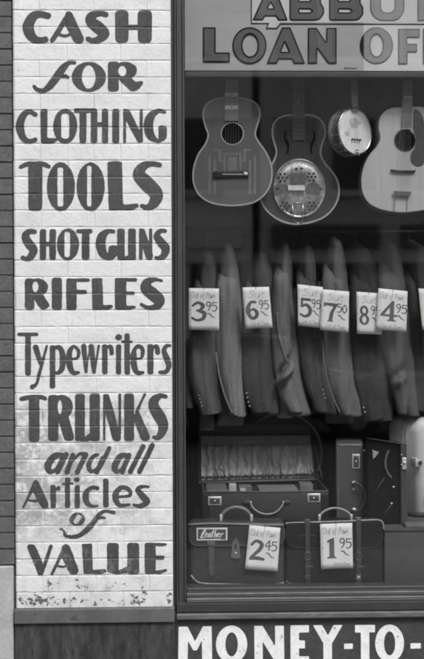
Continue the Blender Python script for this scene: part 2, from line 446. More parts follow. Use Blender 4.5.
# regular grid in world space so the edges are straight and vertical
nx = int((XR-XL)/.00205); nz = int((ztop-zbot)/.00205)
gx_ = np.linspace(XL, XR, nx); gz_ = np.linspace(ztop, zbot, nz)
XX, ZZ = np.meshgrid(gx_, gz_); yy = wall_depth(XX, ZZ)
# roll the corners
ed = np.minimum(XX-XL, XR-XX); yy = yy+.005*np.exp(-(ed/.004)**2)
V = np.stack([XX, yy, ZZ], -1).reshape(-1, 3)
I = np.arange(nx*nz).reshape(nz, nx)
Fq = np.stack([I[:-1, :-1], I[1:, :-1], I[1:, 1:], I[:-1, 1:]], -1).reshape(-1, 4)
def bulk_obj(name, V, F, m, parent, attrs=None, smooth=True):
    me = bpy.data.meshes.new(name); org = np.array(ORG[parent.name])
    me.vertices.add(len(V)); me.vertices.foreach_set('co', (V-org).astype(np.float32).ravel())
    me.loops.add(F.size); me.polygons.add(len(F))
    me.loops.foreach_set('vertex_index', F.astype(np.int32).ravel())
    me.polygons.foreach_set('loop_start', np.arange(0, F.size, F.shape[1], dtype=np.int32))
    me.polygons.foreach_set('loop_total', np.full(len(F), F.shape[1], np.int32))
    me.update(calc_edges=True)
    for k, a in (attrs or {}).items():
        at_ = me.attributes.new(k, 'FLOAT', 'POINT'); at_.data.foreach_set('value', a.astype(np.float32).ravel())
    me.polygons.foreach_set('use_smooth', [smooth]*len(F)); me.materials.append(m)
    o = bpy.data.objects.new(name, me); C.objects.link(o); o.parent = parent; ORG[o.name] = Vector(org); return o
# surface wear in photo-pixel-like wall coordinates
PXw = 14.3+(XX-XL)/K(0); PYw = 607.2-(ZZ-zbot)/K(0)
def blob(cx, cy, rx, ry): return np.exp(-(((PXw-cx)/rx)**2+((PYw-cy)/ry)**2))
n_f = fbm(PXw, PYw, 3.0, 3); n_m = fbm(PXw+50, PYw+9, 9, 3); n_c = fbm(PXw*1.0+200, PYw*1.6, 26, 4)
chip = np.zeros_like(PXw)
spots = [(24, 602, 4, 4), (28, 599, 4, 2), (36, 597, 5, 5), (40, 600, 6, 6), (46, 603, 6, 3), (57, 599, 5, 5), (54, 602, 6, 3), (61, 601, 3, 3), (48, 590, 4, 3), (47, 583, 3, 4), (75, 580, 3, 2), (77, 586, 3, 3), (84, 588, 2, 3),
         (107, 586, 4, 2.5), (114, 586, 2.5, 3), (133, 599, 4, 4), (137, 602, 4, 3), (143, 594, 2.5, 3), (141, 600, 2.5, 3), (130, 596, 3, 3), (168, 595, 3, 3), (93, 604, 2.5, 2), (72, 599, 2, 2), (108, 601, 2.5, 1.5), (167, 602, 2, 4), (141, 588, 2, 1.6),(52, 600, 7, 2.5),(33, 603, 5, 1.5),
         (19, 598, 2, 2), (79, 600, 2, 2), (122, 584, 1.6, 1), (60, 530, 2, 3), (64, 535, 2, 3), (20, 71, .8, 1.2)]
for s_ in spots: chip = np.maximum(chip, blob(s_[0], s_[1], s_[2]*1.15, s_[3]*1.15))
n_g = fbm(PXw*1.2+70, PYw*1.2+40, 1.6, 3)
chip = np.clip((chip*1.0+(n_f-.5)*2.4*np.clip(chip*2.5,0,1)+(n_g-.5)*2.0*np.clip(chip*2.5,0,1)-.60)*2.6, 0, .92)
low = np.clip((PYw-572)/20, 0, 1)
chip = np.maximum(chip, np.clip((n_f*.6+n_m*.4-.72+low*.03)*18, 0, 1)*low*.8)
jd = np.exp(-(((PYw % 1e9)*0)))  # placeholder of ones
ci, db, dh, ui = brick_info(XX, ZZ)
jm = np.exp(-(db/.0028)**2); jh = np.exp(-(dh/.0025)**2)
zone = np.clip((PYw-420)/25, 0, 1)*np.clip((545-PYw)/25, 0, 1)*np.clip((175-PXw)/100, 0, 1)
zone2 = np.clip((PYw-395)/20, 0, 1)*np.clip((445-PYw)/20, 0, 1)
brk = .35+1.1*_lat[(ci*11+3) % 256, (ui*7+50) % 256]
grime = zone*np.clip((n_c*.34+n_m*.30+n_f*.36-.37)*4.0*brk, 0, .62)*np.clip(1-jm*.9-jh*.9, 0, 1)+zone2*np.clip((n_c*.4+n_m*.3+n_f*.3-.40)*3.0*brk, 0, .5)*(1-jm)
grime = grime+.12*np.clip((n_m-.50)*6, 0, 1)*np.clip((PYw-330)/60, 0, 1)+.10*np.clip((n_c-.48)*5, 0, 1)+.05*np.clip((n_f-.55)*6, 0, 1)
grime = grime+.16*low*np.clip(n_m*1.6-.3, 0, 1)+blob(150, -4, 14, 9)*.5*np.clip(n_m*2-.5, 0, 1)
grime = grime+.70*jm*np.clip(.06+1.5*(fbm(PXw, ci*31.7, 16, 3)-.34), 0, 1)      # soot caught in the bed joints, in broken runs
grime = grime+.40*jh*(1-zone)*np.clip(vnoise(ui*3.3+9, ci*5.1)*1.5-.3, 0, 1)
tone = (_lat[(ci*7) % 256, (ui*5+99) % 256]-.5)*.10
grime = np.clip(grime+np.maximum(tone, 0)*.9+np.exp(-(ed/.006)**2)*.25, 0, .9)
bulk_obj('brickwork', V, Fq, M_white, pier, {'grime': grime, 'chip': chip})
MB().box(XL+.002, XR-.002, .012, .30, zbot-.03, ztop+.4).obj('core', M_white, pier)
MB().box(XL, XR, -.001, .012, ztop+.002, ztop+.8).obj('upper_brickwork', M_white, pier)

S48 = 5.048
def TL(x0, y0, s=S48):
    f = lambda u, v: (x0+u/s, y0+v/s)
    class T: pass
    t = T()
    t.P = lambda pts, r=8: s_poly([f(*p) for p in pts], r/s)
    t.S = lambda *pts: s_stroke([(*f(p[0], p[1]), p[2]/2/s) for p in pts])
    t.E = lambda cx, cy, rx, ry: s_ell(*f(cx, cy), rx/s, ry/s)
    t.R = lambda a, b, c, d, r=12: s_poly([f(a, b), f(c, b), f(c, d), f(a, d)], r/s)
    return t
def word(txt, add, sub=None):
    o = decal('painted_word', add, sub, M_letter, pier, res=.5, place=place_wall(.0011), smooth=True, rough=.7, label='dark painted lettering reading '+txt)
    return o
A, B = TL(10, 0), TL(90, 0)
word('CASH', [A.S((190,80,34),(150,72,38),(115,86,46),(92,137,58),(110,186,48),(145,204,32),(180,200,30)),
    A.S((296,70,26),(252,145,26),(213,204,24)), A.P([(280,62),(296,56),(312,62),(376,196),(368,216),(345,221),(322,212),(300,170),(268,110)],14), A.S((240,170,14),(275,182,16),(318,168,14)),
    B.S((80,74,28),(45,68,30),(8,82,44),(4,108,54),(38,136,62),(70,168,56),(48,197,38),(15,206,28),(-10,197,26)),
    B.R(127,50,195,217,26), B.R(241,50,313,217,26), B.R(185,125,250,152,4)], None)
A, B = TL(10, 50), TL(90, 50)
word('FOR', [A.S((326,64,18),(296,66,24),(268,92,36),(240,130,40),(205,178,38),(172,204,24),(138,200,20),(122,185,18)), A.S((240,138,12),(275,132,20),(294,140,14)), A.E(398,136,86,76),
    B.R(90,58,146,210,18), B.E(176,104,61,44), B.P([(140,128),(205,135),(228,162),(245,158),(268,156),(268,172),(245,200),(222,210),(205,206),(146,152)],10)],
    [A.E(397,136,34,59), B.E(163,107,20,27)])
A, B = TL(10, 100), TL(90, 100)
word('CLOTHING', [A.S((128,74,24),(100,60,26),(70,75,34),(50,130,42),(66,190,34),(98,209,24),(128,200,22)), A.P([(153,46),(190,46),(188,192),(232,192),(242,200),(225,218),(195,222),(155,220)],10),
    A.E(279,132,61,88), A.R(322,42,440,66,12), A.R(350,48,386,218,14),
    B.R(4,45,37,218,14), B.R(60,44,92,218,14), B.R(30,112,66,134,3), B.R(112,44,148,219,14),
    B.R(167,44,183,218,7), B.P([(167,44),(198,46),(268,190),(268,212),(252,218),(240,212),(180,100)],8), B.R(250,46,267,200,8),
    B.S((376,60,20),(345,55,22),(308,82,42),(294,130,48),(306,180,42),(340,206,20),(362,200,18)), B.P([(346,132),(360,128),(388,132),(388,190),(372,208),(345,200)],10)],
    [A.R(259,68,299,196,18)])
A, B = TL(10, 155), TL(90, 155)
word('TOOLS', [A.S((55,60,20),(88,46,24),(125,44,22),(165,45,24),(196,58,20)), A.R(92,40,164,283,26), A.E(257,160,71,123), A.E(407,160,71,123),
    B.P([(87,33),(124,30),(162,35),(167,252),(242,244),(249,260),(215,280),(95,281)],12),
    B.S((350,50,26),(310,45,28),(266,60,46),(248,100,64),(290,148,76),(334,196,68),(324,240,54),(292,264,30),(262,257,22))],
    [A.R(240,62,269,260,12), A.R(389,54,411,260,10)])
A, B = TL(10, 220), TL(90, 220)
word('SHOT GUNS', [A.S((125,60,22),(98,58,28),(78,82,38),(94,118,46),(118,152,44),(104,186,34),(82,196,24),(65,190,22)), A.R(150,46,183,202,14), A.R(199,46,232,202,14), A.R(176,110,206,132,3),
    A.E(293,123,56,80), A.R(334,46,416,68,10), A.R(362,50,402,200,14),
    B.S((118,58,20),(90,57,24),(62,82,44),(54,124,50),(66,170,42),(96,192,24)), B.P([(95,134),(110,128),(140,130),(140,175),(120,200),(88,200)],8),
    B.R(137,44,176,200,12), B.R(192,42,232,202,12), B.P([(140,170),(165,190),(192,178),(205,200),(150,203)],4),
    B.R(247,42,266,200,8), B.P([(247,42),(275,44),(318,175),(316,198),(300,204),(284,198),(262,125)],8), B.R(298,42,315,190,8),
    B.S((380,56,18),(356,55,24),(338,78,34),(356,110,44),(382,145,44),(372,180,34),(348,192,20),(333,191,16))],
    [A.R(275,58,303,188,14)])
A, B = TL(10, 270), TL(90, 270)
word('RIFLES', [A.R(75,42,123,202,18), A.E(140,86,52,44), A.P([(118,125),(165,122),(202,178),(190,192),(168,200),(155,196),(118,145)],10), A.R(211,38,263,200,16), A.R(284,42,337,203,16), A.R(284,42,403,60,10), A.R(320,100,389,122,12),
    B.P([(8,41),(62,41),(67,178),(112,175),(119,186),(95,200),(12,201)],8), B.R(125,40,184,200,14), B.R(125,40,238,58,10), B.R(170,108,226,125,8), B.P([(130,180),(228,180),(233,190),(200,202),(135,201)],6),
    B.S((362,54,14),(326,48,20),(292,60,40),(282,90,56),(320,124,64),(350,154,56),(336,184,36),(295,190,22),(260,174,18))],
    [A.E(129,84,15,27)])
A, B = TL(10, 325), TL(90, 325)
word('Typewriters', [A.S((45,47,18),(135,47,18)), A.R(76,44,106,256,14), A.S((130,112,30),(144,160,26),(153,195,18)), A.S((186,106,12),(166,180,16),(148,245,18),(134,295,16),(112,312,24)),
    A.R(200,102,229,321,12), A.S((222,116,18),(248,114,24),(264,145,30),(264,210,30),(246,240,20),(224,240,14)),
    A.S((306,172,12),(340,165,16),(345,130,20),(322,108,16),(301,138,28),(301,200,32),(318,240,24),(345,240,16)),
    A.S((372,108,28),(380,180,24),(384,236,16)), A.S((402,120,8),(386,235,10)), B.S((6,108,28),(14,180,26),(20,236,20)), B.S((44,104,12),(24,235,12)),
    B.R(61,97,89,249,12), B.S((84,116,12),(103,108,22),(110,142,24)), B.R(131,97,158,249,12), B.E(145,62,17,16), B.R(173,42,202,250,12), B.S((164,84,14),(212,84,10)),
    B.S((224,170,12),(260,165,14),(264,125,26),(244,106,20),(222,140,30),(222,200,32),(238,238,24),(268,240,16)),
    B.R(289,96,321,249,12), B.S((316,114,12),(336,108,22),(342,138,26)),
    B.S((404,104,16),(386,106,20),(374,130,26),(388,170,32),(398,205,28),(384,236,22),(354,238,18))], [B.E(245,135,11,17)])
A, B = TL(10, 385), TL(90, 385)
word('TRUNKS', [A.S((58,70,22),(95,62,24),(150,60,22),(178,68,20)), A.R(95,54,149,287,18), A.R(192,50,245,283,18), A.E(262,110,56,60), A.P([(240,160),(292,145),(325,262),(318,280),(295,284),(275,278),(248,190)],12),
    A.R(328,44,378,282,16), A.P([(340,240),(378,262),(405,240),(415,270),(395,284),(350,284)],8), B.R(-2,42,50,283,16),
    B.R(66,48,78,282,6), B.P([(66,46),(95,46),(158,262),(154,280),(135,285),(116,278),(78,140)],8), B.R(143,42,158,250,7),
    B.R(172,42,223,282,16), B.S((276,48,14),(256,90,14),(236,135,18)), B.P([(220,148),(246,130),(306,262),(298,280),(275,284),(258,276),(225,190)],10),
    B.S((382,58,20),(355,54,26),(326,76,46),(322,110,54),(348,155,60),(370,200,52),(360,244,40),(342,266,26),(322,264,18))],
    [A.E(252,110,11,36)])
A, B = TL(10, 435), TL(90, 435)
word('and all', [A.S((265,100,22),(226,106,32),(192,150,36),(202,184,26),(232,172,16),(264,112,14)), A.S((284,98,26),(240,186,26)), A.S((318,100,24),(288,186,26)), A.S((318,132,10),(350,96,18),(380,98,22)), A.S((382,100,28),(340,186,26)),
    B.S((40,98,16),(12,112,22),(-6,150,26),(4,182,20),(34,168,14),(60,112,12)), B.S((98,64,20),(66,130,24),(34,186,26)),
    B.S((180,100,22),(152,108,30),(126,155,34),(133,184,24),(158,172,14),(184,118,14)), B.S((196,102,26),(164,186,24)), B.S((268,58,26),(204,184,26)), B.S((315,52,26),(250,184,26))])
A, B = TL(10, 470), TL(90, 470)
word('Articles', [A.S((128,66,22),(98,125,16),(68,186,12)), A.P([(115,60),(128,47),(142,54),(196,170),(195,188),(175,194),(158,188),(108,95)],10), A.S((95,152,12),(125,156,14),(150,148,12)),
    A.R(203,74,232,192,12), A.S((228,102,12),(245,88,18),(246,98,14)), A.R(277,38,304,191,12), A.S((268,70,12),(316,68,12)), A.R(326,76,353,192,12), A.E(337,48,14,12),
    B.S((38,92,20),(10,88,20),(-18,112,28),(-22,140,32),(-12,168,26),(14,182,16),(38,180,12)), B.R(66,42,94,189,12),
    B.S((136,136,12),(200,128,16),(196,98,22),(160,88,22),(132,115,30),(130,150,30),(152,178,22),(198,174,14)), B.S((294,84,14),(260,84,20),(242,100,26),(264,130,34),(288,160,32),(256,180,22),(222,176,16))])
word('of', [A.E(340,248,40,34), B.S((120,214,20),(85,207,16),(56,216,20),(30,245,26),(5,280,30),(-25,310,28),(-60,332,22),(-100,338,18),(-126,328,14),(-132,308,8),(-146,296,6)), B.S((25,252,10),(55,240,14),(76,243,12))], [A.S((347,237,26),(333,259,26))])
A, B = TL(10, 535), TL(90, 535)
word('VALUE', [A.P([(84,55),(100,44),(126,50),(166,140),(165,200),(145,206)],10), A.S((206,58,20),(160,195,16)), A.S((275,65,20),(212,196,14)), A.P([(262,55),(282,42),(302,55),(348,178),(342,196),(320,200),(302,196),(255,100)],10), A.S((238,155,12),(262,160,12),(290,154,12)),
    A.P([(362,43),(415,42),(418,176),(482,171),(490,184),(465,196),(372,196)],8),
    B.R(86,38,145,190,16), B.R(188,38,249,198,16), B.P([(95,165),(145,178),(195,155),(210,190),(130,197),(98,190)],6), B.R(276,38,332,196,14), B.P([(276,38),(385,40),(389,50),(370,57),(320,54)],5), B.R(320,104,377,124,9), B.P([(290,176),(340,178),(388,170),(391,182),(355,196),(290,196)],6)])

# ledge and dark dado under the painted wall
zl0, zl1 = Z_(623.0, -.02, 92), zbot
t = thing('stone_ledge', 'mid grey painted ledge running under the white lettered wall', 'ledge', ((XL+XR)/2, .1, zl0))
MB().box(XL-.004, XR+.006, -.022, .29, zl0, zl1-.002, .003).obj('ledge_stone', M_ledge, t)
t = thing('wall_base', 'dark streaked stone base panel beneath the grey ledge', 'wall base', ((XL+XR)/2, .1, 0))
MB().box(XL-.004, XR+.006, -.008, .29, 0, zl0-.002, .003).obj('stone_panel', M_dado, t)

# ================================================================== dark brick wall at the left
xb1 = XL-.006; xb0 = xb1-1.3
zs = Z_(565.5, 0, 6)
t = thing('brick_wall', 'unpainted dark brick wall at the left edge beside the white lettering', 'wall', ((xb0+xb1)/2, .1, zs))
bm_ = MB(); ch = 16.06*K(0); z = zs; i = 0
bricks = []
while z < ztop+.7:
    off = (i % 2)*BL/2
    x = xb1-off
    segs = []
    if off: segs.append((xb1-off, xb1))
    while x > xb0: segs.append((max(x-BL, xb0), x)); x -= BL
    for a, b2 in segs:
        dy = random.uniform(0, .003)
        bm_.box(a+.004, b2-(.004 if b2 < xb1-1e-4 else 0), .004+dy, .05, z+.0032, z+ch-.0032, .002, 1)
    z += ch; i += 1
bm_.obj('bricks', M_darkbrick, t)
MB().box(xb0, xb1-.001, .0092, .30, zs, z).obj('mortar', M_mortar, t)
t = thing('stone_plinth', 'pale rendered plinth at the lower left corner under dark bricks', 'plinth', ((xb0+xb1)/2, .1, 0))
MB().box(xb0, xb1-.004, -.004, .30, 0, zs-.003, .004).obj('render', M_lime, t)

# ================================================================== shop window frame
XE = 1.75                                              # window carries on past the right edge of the photo
xf0 = X_(172.6); zsill0, = (Z_(611, -.02, 300),)
win = thing('shop_window', 'dark painted wooden pawn shop window frame with large glass pane', 'window', (.5, .05, Z_(611)))
ztw = 3.55
ys = .03
def vb(p0, p1, y0, y1, m, name, bev=.002, py=330):
    MB().box(X_(p0, y0, py)+.0003, X_(p1, y0, py)-.0003, y0, y1, Z_(611, y0), ztw, bev).obj(name, m, win)
vb(171.9, 175.3, .016, .12, M_frame_d, 'outer_moulding')
vb(175.4, 177.2, .004, .12, M_frame, 'bead')
vb(177.4, 182.6, .010, .12, M_frame, 'mullion', .003)
vb(182.8, 185.4, .022, .10, M_frame, 'inner_bead', .003)
def hb(p0, p1, y0, y1, m, name, bev=.002, xa=None):
    x0 = X_(185.6 if xa is None else xa, y0)
    MB().box(x0, XE, y0, y1, Z_(p1, y0, 300)+.0003, Z_(p0, y0, 300)-.0003, bev).obj(name, m, win)
# the sill: stepped rails, photo y along x=300
hb(587.2, 590.2, .045, .12, M_frame, 'glazing_bead', .003)
hb(590.4, 592.2, .036, .12, M_frame_d, 'sill_rail', .002)
hb(592.4, 594.3, .024, .12, M_sillpale, 'sill_step', .003)
hb(594.5, 597.4, .016, .12, M_frame_d, 'sill_rail')
hb(597.6, 599.4, .000, .12, M_sillpale, 'sill_step', .003)
hb(599.6, 602.2, -.006, .12, M_frame, 'sill_nosing', .003)
hb(602.4, 611.2, -.012, .12, M_frame_d, 'bottom_rail', .002, xa=175.6)
# glass
GY0 = .062
MB().box(X_(185.5, GY0)-.01, XE, GY0, GY0+.006, Z_(588, GY0, 300)-.01, ztw).obj('glass_pane', M_glass, win)
MB().box(XE+.001, XE+.12, .0, .14, 0, ztw).obj('mullion', M_frame, win)
MB().box(XR-.01, XE+.12, -.01, .14, ztw+.001, ztw+.3).obj('head_rail', M_frame, win)

# ================================================================== MONEY-TO- board
zb1 = Z_(617.6, -.01, 300); xb = X_(177.0, -.01, 640)
brd = thing('sign_board', 'dark board lettered MONEY TO in worn white capitals under the window', 'sign', (.5, .05, 0))
MB().box(xb, XE, .002, .08, .22, zb1-.001, .002).obj('panel', M_board, brd)
MB().box(X_(176.6, -.02, 615), XE, -.024, .08, zb1, Z_(612.9, -.024, 300), .004).obj('top_moulding', M_sillpale, brd)
MB().box(XR+.006, xb-.002, -.002, .08, .0, Z_(611.5), .002).obj('side_batten', M_frame_d, brd)
MB().box(xb, XE, -.01, .08, 0.0, .218, .003).obj('kick_board', M_board, brd)
def L_(x, y, w, pts): return [(x+p[0]*w, y+p[1]*37) for p in pts]
y0 = 626.3
Mo = [s_poly([(178.6,y0+.3),(187.6,y0+.2),(195.0,y0+15),(203,y0-.1),(211.6,y0-.2),(212.2,y0+37),(202.2,y0+37),(201.8,y0+14),(197,y0+24),(193.2,y0+24),(188,y0+14.5),(187.6,y0+37),(178.2,y0+37)],.8),
  s_ell(231.6,y0+18,15.6,18.8), s_poly([(254.2,y0-.5),(262.5,y0-.5),(275.2,y0+20),(275,y0-.6),(283.8,y0-.7),(284.4,y0+37),(276,y0+37),(262.6,y0+15),(262.8,y0+37),(254.6,y0+37)],.8),
  s_poly([(290.4,y0-1),(308.8,y0-1.2),(309,y0+6),(299,y0+6.2),(299,y0+14),(305,y0+14),(305,y0+22),(299,y0+22),(299,y0+30),(309,y0+30),(309,y0+37),(290.6,y0+37)],.7),
  s_poly([(313,y0-1.2),(322,y0-1.2),(328,y0+9),(333.5,y0-1.3),(342.6,y0-1.4),(332,y0+17),(332,y0+37),(323.4,y0+37),(323.4,y0+17)],.7),
  s_poly([(344,643.6),(352.8,643.4),(352.8,648.8),(344.2,649)],.6),
  s_poly([(355,y0-1.4),(375,y0-1.5),(375,y0+6),(369.3,y0+6),(369.5,y0+37),(361,y0+37),(360.8,y0+6.2),(355,y0+6.2)],.6),
  s_ell(389.6,y0+17,14.4,18.8), s_poly([(410.4,643.2),(420.8,643),(420.8,648.4),(410.6,648.6)],.6)]
lo = decal('lettering', Mo, [s_ell(231.6,y0+18,6.2,12), s_ell(389.6,y0+17,5.6,12)], M_bwhite, brd, Y=.0006, res=.5)
def chip_attr(o, s=3., thr=.66, gain=14):
    me = o.data; n = len(me.vertices); co = np.zeros(n*3, np.float32); me.vertices.foreach_get('co', co); co = co.reshape(-1, 3)/K(0)
    a = np.clip((fbm(co[:, 0]+500, co[:, 2]+300, s, 3)-thr)*gain, 0, 1)
    at_ = me.attributes.new('chip', 'FLOAT', 'POINT'); at_.data.foreach_set('value', a.astype(np.float32))
chip_attr(lo, 3.0, .775, 12)
# worn, thinly covered places in the dark lettering
for o_ in [q for q in bpy.data.objects if q.name.startswith('painted_word')]:
    me = o_.data; n = len(me.vertices); co = np.zeros(n*3, np.float32); me.vertices.foreach_get('co', co); co = co.reshape(-1, 3)/K(0)
    zz = co[:, 2]*K(0)+ORG[o_.name].z; lowz = np.clip((1.45-zz)/.6, 0, 1)
    a = fbm(co[:, 0]*1.3+500, co[:, 2]*.6+900, 4., 4)*.6+fbm(co[:, 0]+100, co[:, 2]+700, 16., 3)*.4
    ci_, db_, dh_, ui_ = brick_info(co[:, 0]+ORG[o_.name].x, zz)
    a = np.clip((a-.66+.07*lowz)*(5+3*lowz), 0, 1)*.45+np.exp(-((db_-.0012)/.0018)**2)*np.clip(fbm(co[:, 0]+50, ci_*9.7, 9, 2)*1.6-.55, 0, .5)
    at_ = me.attributes.new('worn', 'FLOAT', 'POINT'); at_.data.foreach_set('value', np.clip(a, 0, .8).astype(np.float32))

# ================================================================== ABBOTT LOAN OFFICE sign inside the glass
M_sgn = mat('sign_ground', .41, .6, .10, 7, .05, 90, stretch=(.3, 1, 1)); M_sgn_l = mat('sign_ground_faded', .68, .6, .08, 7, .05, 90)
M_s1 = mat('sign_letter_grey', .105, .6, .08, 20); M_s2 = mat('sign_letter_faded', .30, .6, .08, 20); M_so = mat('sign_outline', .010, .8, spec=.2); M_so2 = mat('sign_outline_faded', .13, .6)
M_strip = mat('sign_pale_strip', .64, .6, .06, 10)
YS = .10
sgn = thing('window_sign', 'grey painted sign reading ABBOTT LOAN OF inside the top of window', 'sign', (.6, YS, Z_(77, YS)))
zsb = Z_(77.6, YS, 300); xs0 = X_(186.0, .08); xsm = X_(363.6, YS, 40)
ztop_s = Z_(-70, YS)
MB().box(xs0, xsm, YS, YS+.02, Z_(71.2, YS, 300), ztop_s).obj('panel', M_sgn, sgn)
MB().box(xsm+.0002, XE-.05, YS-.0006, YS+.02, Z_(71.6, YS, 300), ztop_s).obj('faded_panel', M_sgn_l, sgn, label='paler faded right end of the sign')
MB().box(xs0, XE-.05, YS-.0052, YS-.0008, Z_(72.7, YS, 300)+.0002, Z_(71.0, YS, 300)).obj('shadow_line', M_so, sgn)  # black strip standing in for the shadow line above the rail
MB().box(xs0, XE-.05, YS-.0124, YS+.03, Z_(78.6, YS, 300), Z_(77.4, YS, 300)-.0004).obj('shadow_line', M_so, sgn)  # black strip standing in for the shadow under the rail
MB().box(xs0, XE-.05, YS-.012, YS+.035, Z_(77.4, YS, 300), Z_(72.7, YS, 300), .002).obj('bottom_rail', M_frame, sgn)
A, B, D_ = TL(184, 0, 5.3), TL(264, 0, 5.3), TL(344, 0, 5.3)
# letters (full letters; the top row runs out of the photograph)
top = -12.0
def letterA(xl, xr, yb, yt, tl, tr, lw): pass
abA = [s_poly([(267,top),(275.5,top),(287.8,20.6),(278,20.6),(276,16.6),(265,16.6),(263,20.4),(252.4,20.4)],.6)]
abAs = [s_poly([(270.8,3.0),(268,8.4),(273.6,8.4)],.3)]
def Bsh(x): return [s_poly([(x,top),(x+26,top),(x+32,-10),(x+33,-3),(x+31,2.5),(x+34.6,7),(x+35,14),(x+30,20),(x+25,20.8),(x,20.8)],3.)], [s_poly([(x+10,9.5),(x+20,9.5),(x+22.6,11),(x+20,12.4),(x+10,12.4)],.8), s_poly([(x+10,-5),(x+20,-5),(x+22,-2),(x+20,1),(x+10,1)],.8)]
b1, b1s = Bsh(289.4); b2, b2s = Bsh(329.0)
oA = [s_poly([(370,top+2),(380,top-2),(394,top-2),(404,top+2),(404.6,12),(398,20.8),(378,21),(370,13)],7)]; oAs = [s_poly([(381,-3),(385,-5),(391,-5),(394.6,-2),(394.8,9),(391,12.6),(384,12.6),(381,9)],3)]
T1 = [s_poly([(408,top),(436,top),(436,-4),(427.4,-4),(427.4,21),(417.6,21),(417.6,-4),(408,-4)],.6)]
Lr = [A.P([(100,145),(168,145),(168,278),(243,278),(243,331),(100,331)],3), A.E(347,242,91,98)]; Lrs = [A.E(350,242,40,57)]
Ar = [B.P([(95,145),(140,145),(218,338),(158,338),(148,315),(78,315),(68,338),(13,338)],3), B.P([(232,148),(280,148),(328,222),(330,148),(385,148),(385,338),(340,338),(282,258),(282,338),(232,338)],3)]; Ars = [B.P([(110,225),(90,275),(132,275)],2)]
Or = [D_.E(172,242,88,97)]; Ors = [D_.E(173,242,33,57)]
Fr = [D_.P([(287,153),(402,153),(402,200),(335,200),(335,232),(387,232),(387,278),(337,278),(337,341),(287,341)],3), D_.P([(418,153),(530,153),(530,200),(466,200),(466,232),(512,232),(512,278),(466,278),(466,341),(418,341)],3)]
# light strip and bracket line behind the top row
def clipx(sh, a, b): return sh
decal('pale_strip', [s_poly([(251.4,-30),(440,-30),(440,22.6),(279.6,22.6),(276,27.6),(266.4,27.6),(268.2,22.9),(251.4,22.9)],0)], None, M_strip, sgn, Y=YS-.0012, res=.5)  # paler ground colour of the sign around the top row
decal('bracket_line', [s_poly([(250.9,-30),(251.9,-30),(251.9,22.9),(269.2,22.9),(267.4,28.0),(276.5,28.0),(280.2,23.4),(440,23.8),(440,24.9),(280.8,24.5),(277.0,29.1),(265.6,29.1),(267.6,24.0),(250.9,24.0)],0)], None, M_so, sgn, Y=YS-.0020, res=.4)
def outlined(add, sub, mo, mi, lw=1.0):
    o = decal('letter_outline', add, sub, mo, sgn, Y=YS-.0028, res=.4)
    decal('letter_face', add, sub, mi, sgn, Y=YS-.0036, res=.4, level=-lw*1.45)
cutx = 363.4
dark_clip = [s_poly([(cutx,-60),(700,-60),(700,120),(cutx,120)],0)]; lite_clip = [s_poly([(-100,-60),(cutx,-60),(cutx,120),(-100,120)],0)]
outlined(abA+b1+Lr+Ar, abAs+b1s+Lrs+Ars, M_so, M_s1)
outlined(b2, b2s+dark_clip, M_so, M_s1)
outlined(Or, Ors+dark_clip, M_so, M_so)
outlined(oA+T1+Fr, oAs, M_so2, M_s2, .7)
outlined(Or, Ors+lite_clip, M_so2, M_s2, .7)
sig = []
x = 344.5
for k in range(9):
    h_ = 1.4 if k in (0, 2, 4) else .8
    sig.append(s_stroke([(x, 68.9, .22), (x+.5, 68.9-h_, .22), (x+1.0, 68.7, .22)])); x += 2.0 if k == 3 else 1.35
decal('signature', sig, None, M_so, sgn, Y=YS-.0012, res=.15)

# ================================================================== display bay
YB = 1.25
bay = thing('display_bay', 'dark cloth lined display bay behind the window glass', 'window display', (.6, .7, Z_(592, .2)))
zfl = Z_(589.5, .10, 300); xbl = X_(184, .09)
MB().box(xbl-.05, XE+.1, YB, YB+.05, zfl-.1, 3.6).obj('back_curtain', M_cloth, bay)
MB().box(xbl-.05, xbl-.002, .121, YB-.001, zfl-.1, 3.6).obj('side_panel', M_cloth, bay)
MB().box(XE+.05, XE+.1, .141, YB-.001, zfl-.1, 3.6).obj('side_panel', M_cloth, bay)
MB().box(xbl, XE+.049, .075, YB-.001, zfl-.09, zfl).obj('floor_board', M_bayfloor, bay)
MB().box(xbl-.05, XE+.1, .141, YB+.05, 3.61, 3.66).obj('ceiling_board', M_cloth, bay)
# ================================================================== materials for the goods
M_gtop = mat('stained_spruce', .135, .25, .06, 10, .03, 60, stretch=(6, 1, .5), coat=.25)
M_gside = mat('stained_side', .035, .35, .1, 10, coat=.3)
M_bind = mat('binding', .42, .4, .06, 30)
M_light = mat('natural_spruce', .50, .4, .07, 12, .03, 60, stretch=(10, 1, .4), coat=.2, var2=.02, scale2=25)
M_sten = mat('stencil_inlay', .19, .5, .12, 12)
M_fret = mat('fretboard', .21, .5, .15, 30, stretch=(1, 1, .3)); M_fretd = mat('fretboard_dark', .09, .5, .15, 30)
M_ebony = mat('ebony', .022, .4, .1, 20)
M_inlay = mat('inlay', .8, .4, .1, 60)
M_metal = mat('nickel', .62, .24, .12, 30, .05, 60, metal=1, var2=.1); M_metal_d = mat('dull_metal', .30, .38, .25, 40, .1, 60, metal=1)
M_string = mat('string_wire', .45, .4, .02, 10, metal=1)
M_reso = mat('resonator_top', .050, .35, .12, 10, .03, 60, stretch=(8, 1, .5), coat=.25)
M_skin = mat('banjo_skin', .85, .6, .10, 25, .05, 60, var2=.04)
M_stain = mat('skin_stain', .56, .6, .2, 40)
M_plate = mat('cover_plate', .72, .27, .38, 26, .15, 45, metal=.85, var2=.2, scale2=70)

